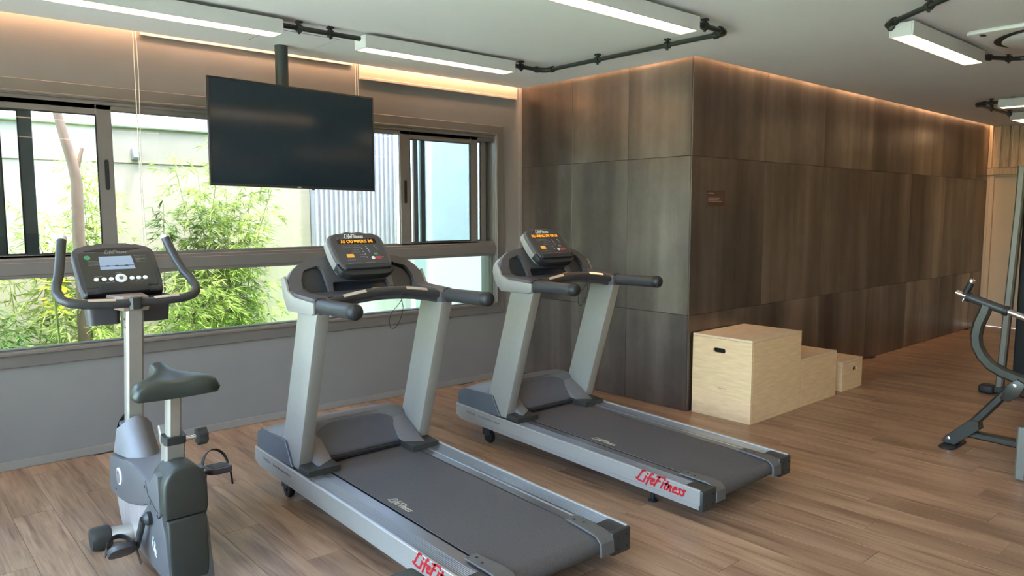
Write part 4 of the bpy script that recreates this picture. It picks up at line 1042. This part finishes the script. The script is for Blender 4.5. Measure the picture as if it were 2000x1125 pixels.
# neck bracket under console
B(MB().prism([(-.075, -.135), (.075, -.135), (.045, -.21), (-.045, -.21)], f3, -.05, -.025, .004, 1), 'neck_bracket', 'bikepost')
B(MB().prism([(xc-.05, 3.83), (xc+.06, 3.83), (xc+.075, 3.985), (xc-.09, 3.985)], fz, 1.14, 1.212, .008, 2), 'neck', 'neckm')
# cup holders
for s_ in (-1, 1):
    mb = MB(); o_ = rrect(.155, .10, .03, 5, xc+s_*.112, 3.97); i_ = rrect(.143, .088, .026, 5, xc+s_*.112, 3.97)
    mb.prism(o_, fz, 1.072, 1.200, holes=[i_]); mb.prism(i_, fz, 1.072, 1.080)
    mb.xf(lambda v: (xc+s_*.112+(v.x-xc-s_*.112)*(.88+.12*(v.z-1.075)/.11), 3.97+(v.y-3.97)*(.88+.12*(v.z-1.075)/.11), v.z))
    B(mb, 'cup_holder', 'dplast')
# handlebar
side = [(.0, 3.835, 1.178), (.12, 3.835, 1.180), (.22, 3.838, 1.186), (.27, 3.85, 1.196), (.298, 3.875, 1.212), (.308, 3.915, 1.238), (.300, 3.96, 1.272), (.282, 4.00, 1.305), (.265, 4.05, 1.36), (.252, 4.09, 1.41), (.237, 4.13, 1.478)]
full = [(xc-a, b, c) for a, b, c in side[::-1]]+[(xc+a, b, c) for a, b, c in side[1:]]
hb = B(MB().tube(full, .0215, 18, upv=(0, .3, 1) if False else None), 'handlebar', 'grip')
for s_ in (-1, 1):
    B(MB().tube([(xc+s_*.2375, 4.128, 1.474), (xc+s_*.2355, 4.135, 1.490)], .0218, 18), 'end_cap', 'white', hb)
    B(MB().rtube([(xc+s_*.085, 3.826, 1.1985), (xc+s_*.20, 3.828, 1.204)], .022, .006, (0, -.4, 1), .002), 'pulse_sensor', 'sensor', hb)
B(MB().rtube([(xc-.0, 3.835, 1.150), (xc-.0, 3.835, 1.206)], .056, .058, (0, 1, 0), .012), 'clamp', 'endcap', hb)
for zz in (1.10, 1.06): B(MB().lathe([(.006, 0), (.006, .004), (.001, .004)], (xc-.04, 3.865, zz), (-1, 0, 0), 10), 'bolt', 'chrome')
# seat post
B(MB().rtube([(xc, 3.365, .50), (xc, 3.345, .625)], .082, .070, (0, 1, 0), .008), 'seat_post_sleeve', 'bikepost')
B(MB().rtube([(xc, 3.347, .612), (xc, 3.341, .648)], .090, .078, (0, 1, 0), .010), 'seat_post_collar', 'endcap')
B(MB().prism([(3.375, .60), (3.40, .68), (3.385, .685), (3.36, .648)], XYZ, xc-.047, xc+.0, .003, 1), 'collar_guard', 'bikepost')
B(MB().rtube([(xc, 3.345, .62), (xc, 3.315, .82)], .058, .056, (0, 1, 0), .010), 'seat_post', 'bikepost')
kb = B(MB().lathe([(.010, 0), (.010, .045), (.014, .045), (.014, .060)], (xc+.042, 3.345, .615), (1, 0, 0), 16), 'adjuster_pin', 'chrome')
pp = [(.037*(1+.07*math.cos(7*2*PI*k/56))*math.cos(2*PI*k/56), .037*(1+.07*math.cos(7*2*PI*k/56))*math.sin(2*PI*k/56)) for k in range(56)]
B(MB().prism(pp, lambda u, v, w: (w, 3.345+u, .615+v), xc+.098, xc+.142, .005, 2), 'adjuster_knob', 'endcap')
# saddle
def saddle():
    NU, NV = 26, 21; t_ = bmesh.new(); rings = []
    for i in range(NU+1):
        f = i/NU; y = 3.225+.315*f
        wide = .178 if f < .22 else .178-(.178-.045)*math.sin(min(1, (f-.22)/.55)*PI/2)**1.1
        e0 = math.sin(min(1, (f+.03)/.13)*PI/2)**.5; e1 = math.sin(min(1, (1.012-f)/.12)*PI/2)**.6
        half = wide*(.86+.14*e0)*e1
        base = .832+.10*.315*f*.6
        th = (.064+.012*f+.020*max(0, f-.55))*(.55+.45*e0)*(.45+.55*e1)
        ring = []
        for j in range(NV):
            a = -1+2*j/(NV-1); q = (1-abs(a)**5)**.5 if abs(a) < 1 else 0
            dome = .010*(1-a*a)-(.012*math.exp(-(a/.25)**2)*max(0, 1-f*1.8)); wing = .010*abs(a)**2*max(0, 1-f*2)
            ring.append((xc+a*half, y, base+th*(.35+.65*q)+dome*(1 if f > .1 else f*10)+wing*q))
        for j in range(NV):
            a = 1-2*j/(NV-1); ring.append((xc+a*half*.95, 3.37+(y-3.37)*.97, base-.004*(1-a*a)))
        rings.append([t_.verts.new(p) for p in ring])
    n = len(rings[0])
    for i in range(NU):
        for k in range(n): t_.faces.new((rings[i][k], rings[i][(k+1) % n], rings[i+1][(k+1) % n], rings[i+1][k]))
    t_.faces.new(rings[0][::-1]); t_.faces.new(rings[-1]); bmesh.ops.recalc_face_normals(t_, faces=t_.faces[:])
    mb = MB(); mb._add(t_); return mb
so = B(saddle(), 'saddle', 'vinyl', angle=70)
# cranks and pedals
cy_, cz_ = 3.40, .275
B(MB().lathe([(.030, 0), (.030, .015), (.018, .028), (.001, .030)], (xc-hw+.004, cy_, cz_), (-1, 0, 0), 20), 'crank_hub', 'endcap')
for s_, (py, pz) in ((-1, (3.50, .125)), (1, (3.36, .445))):
    xx = xc+s_*.125
    B(MB().rtube([(xx, cy_, cz_), (xx, (cy_*2+py)/3, (cz_*2+pz)/3), (xx+s_*.005, py, pz)], .020, .036, (0, 1, 0) if s_ < 0 else (0, 1, 0), .006), 'crank_arm', 'endcap')
    cx0, cx1 = xc+s_*.145, xc+s_*.235; xa, xb = min(cx0, cx1), max(cx0, cx1)
    tilt = Matrix.Translation((0, py, pz)) @ Matrix.Rotation(math.radians(-38 if s_ < 0 else -6), 4, 'X') @ Matrix.Translation((0, -py, -pz))
    tf = lambda v: tilt @ Vector(v)
    mb = MB(); mb.prism(rrect(.112, .135, .045, 6, (xa+xb)/2, py), fz, pz-.016, pz+.010, .004, 2)
    pd = B(mb.xf(tf), 'pedal', 'dplast')
    mb = MB()
    for k in range(9): mb.box(xa+.008, xb-.008, py-.048+k*.012-.003, py-.048+k*.012+.003, pz+.010, pz+.0125)
    B(mb.xf(tf), 'pedal_tread', 'bracket', pd)
    mb = MB(); sp_ = [((xa+xb)/2-.058*math.cos(PI*k/14), py+.025+.025*math.sin(PI*k/14), pz+.078*math.sin(PI*k/14)) for k in range(15)]
    mb.rtube(sp_, .034, .0035, (0, .3, 1), .001)
    mb.rtube([(xb+.010, py+.0, pz), (xb+.014, py-.01, pz-.085)], .018, .004, (1, 0, 0), .001)
    B(mb.xf(tf), 'pedal_strap', 'black', pd)
    B(MB().tube([(xx, py, pz), (cx1, py, pz)], .009, 10), 'pedal_axle', 'chrome', pd)

# padded seat of another exercise machine, peeping in at the bottom edge
SY = 1.86-3.5; 
t2 = thing('machine_seat', 'grey padded machine seat, only its corner peeking in at the bottom edge below the nearer treadmill', 'machine seat', (1.16, 1.82, 0))
mb = MB(); mb.box(-.16, .16, -.19, .19, -.03, .03, .022, 3)
mb.xf(lambda v: (v.x, v.y, v.z+.40+.018*math.cos(v.x*9)*math.cos(v.y*8))); so2 = mb.build('cushion', 'vinyl', t2, angle=60)
MB().tube([(0, 0, 0.02), (0, 0, .372)], .03, 16).build('post', 'bikepost', t2)
MB().box(-.14, .14, -.14, .14, 0, .03, .008, 2).build('base_plate', 'endcap', t2)

# ================================================================== GYM STATIONS AT THE RIGHT EDGE
t = thing('chest_press_machine', 'dark steel weight machine with a curved arm at the right edge, nearest', 'gym machine', (5.62, 1.1, 0))
G_ = lambda mb, n, m, par=None, **k: mb.xf(lambda v: v-Vector((5.62, 1.1, 0))).build(n, m, par or t, **k)
X5 = 5.60
fp_ = G_(MB().prism(rrect(.30, .10, .04, 5, X5, 1.745), fz, 0, .012, .003, 1), 'foot_plate', 'black')
G_(MB().prism([(1.80, .02), (1.79, .055), (1.64, .205), (1.585, .21), (1.575, .15), (1.72, .012)], XYZ, X5-.045, X5+.045, .004, 1), 'foot_bracket', 'steelg')
G_(MB().rtube([(X5, 1.66, .13), (X5, 1.43, .445)], .075, .055, (0, .8, .6), .012), 'leg_tube', 'steelg')
G_(MB().prism([(1.47, .385), (1.435, .485), (1.38, .53), (1.33, .50), (1.36, .42), (1.42, .37)], XYZ, X5-.05, X5+.05, .006, 2), 'joint_bracket', 'steelg')
for a, b in ((1.755, .055), (1.39, .485)): G_(MB().lathe([(.012, 0), (.012, .006), (.004, .008)], (X5-.05, a, b), (-1, 0, 0), 12), 'bolt', 'chrome')
G_(MB().rtube([(X5+.02, 1.66, .10), (X5+.02, 1.0, .08), (X5+.02, .4, .07)], .06, .05, (0, 0, 1), .01), 'base_tube', 'steelg')
cur = [(X5, 1.585, 1.00), (X5, 1.60, .94), (X5, 1.628, .86), (X5, 1.640, .78), (X5, 1.630, .71), (X5, 1.595, .645), (X5, 1.545, .592), (X5, 1.47, .552), (X5, 1.36, .520), (X5, 1.15, .49), (X5, .9, .47)]
G_(MB().rtube(cur, .07, .055, (1, 0, 0), .014), 'curved_arm', 'steelg')
G_(MB().tube([(X5, 1.775, 1.060), (X5, 1.66, 1.022)], .019, 16), 'bar_end', 'chrome')
G_(MB().tube([(X5, 1.70, 1.035), (X5, 1.475, .962)], .030, 18), 'padded_bar', 'grip')
G_(MB().tube([(X5, 1.712, 1.039), (X5, 1.69, 1.032)], .033, 18), 'bar_collar', 'black')
G_(MB().tube([(X5, 1.49, .967), (X5, 1.465, .959)], .034, 18), 'bar_collar', 'black')
G_(MB().tube([(X5, 1.48, .964), (X5, 1.2, .872), (X5, .9, .775)], .021, 16), 'steel_bar', 'chrome')
hh_ = G_(MB().tube([(X5, 1.722, 1.05), (X5, 1.688, 1.135)], .021, 16), 'hand_grip', 'black')
G_(MB().lathe([(.020, 0), (.023, .008), (.020, .022), (.010, .030), (.001, .032)], (X5, 1.690, 1.130), (0, -.37, .93), 18), 'grip_cap', 'chrome', hh_)
G_(MB().tube([(X5, 1.722, 1.04), (X5, 1.735, 1.005)], .008, 10), 'pin', 'chrome')
G_(MB().rtube([(5.14, 1.225, .012), (5.14, 1.225, .33)], .05, .06, (0, 1, 0), .01), 'side_post', 'postdark')
G_(MB().rtube([(5.14, 1.225, .30), (5.35, 1.15, .10), (X5, 1.10, .085)], .05, .05, (0, 0, 1), .01), 'side_brace', 'steelg')
G_(MB().box(5.44, 5.80, 1.16, 1.30, .11, .19, .02, 2), 'pedal_pad', 'black')
t = thing('cable_machine', 'tall machine behind with a leaning grey post and black weight-stack cover', 'gym machine', (7.6, 1.6, 0))
G_ = lambda mb, n, m, par=None, **k: mb.xf(lambda v: v-Vector((7.6, 1.6, 0))).build(n, m, par or t, **k)
G_(MB().rtube([(7.5, 1.99, .05), (7.5, 1.93, 1.66), (7.5, 1.925, 2.0)], .075, .06, (0, 1, 0), .012), 'leaning_post', 'postdark')
G_(MB().box(7.43, 7.57, 2.02, 2.14, 0, .075, .02, 3), 'rubber_foot', 'black')
G_(MB().rtube([(7.5, 2.06, .045), (7.5, 1.2, .045)], .08, .07, (0, 0, 1), .012), 'base_rail', 'steelg')
G_(MB().box(7.60, 8.1, 1.35, 1.93, .10, 1.95, .02, 2), 'weight_stack_cover', 'black')
print('objects', len(bpy.data.objects))
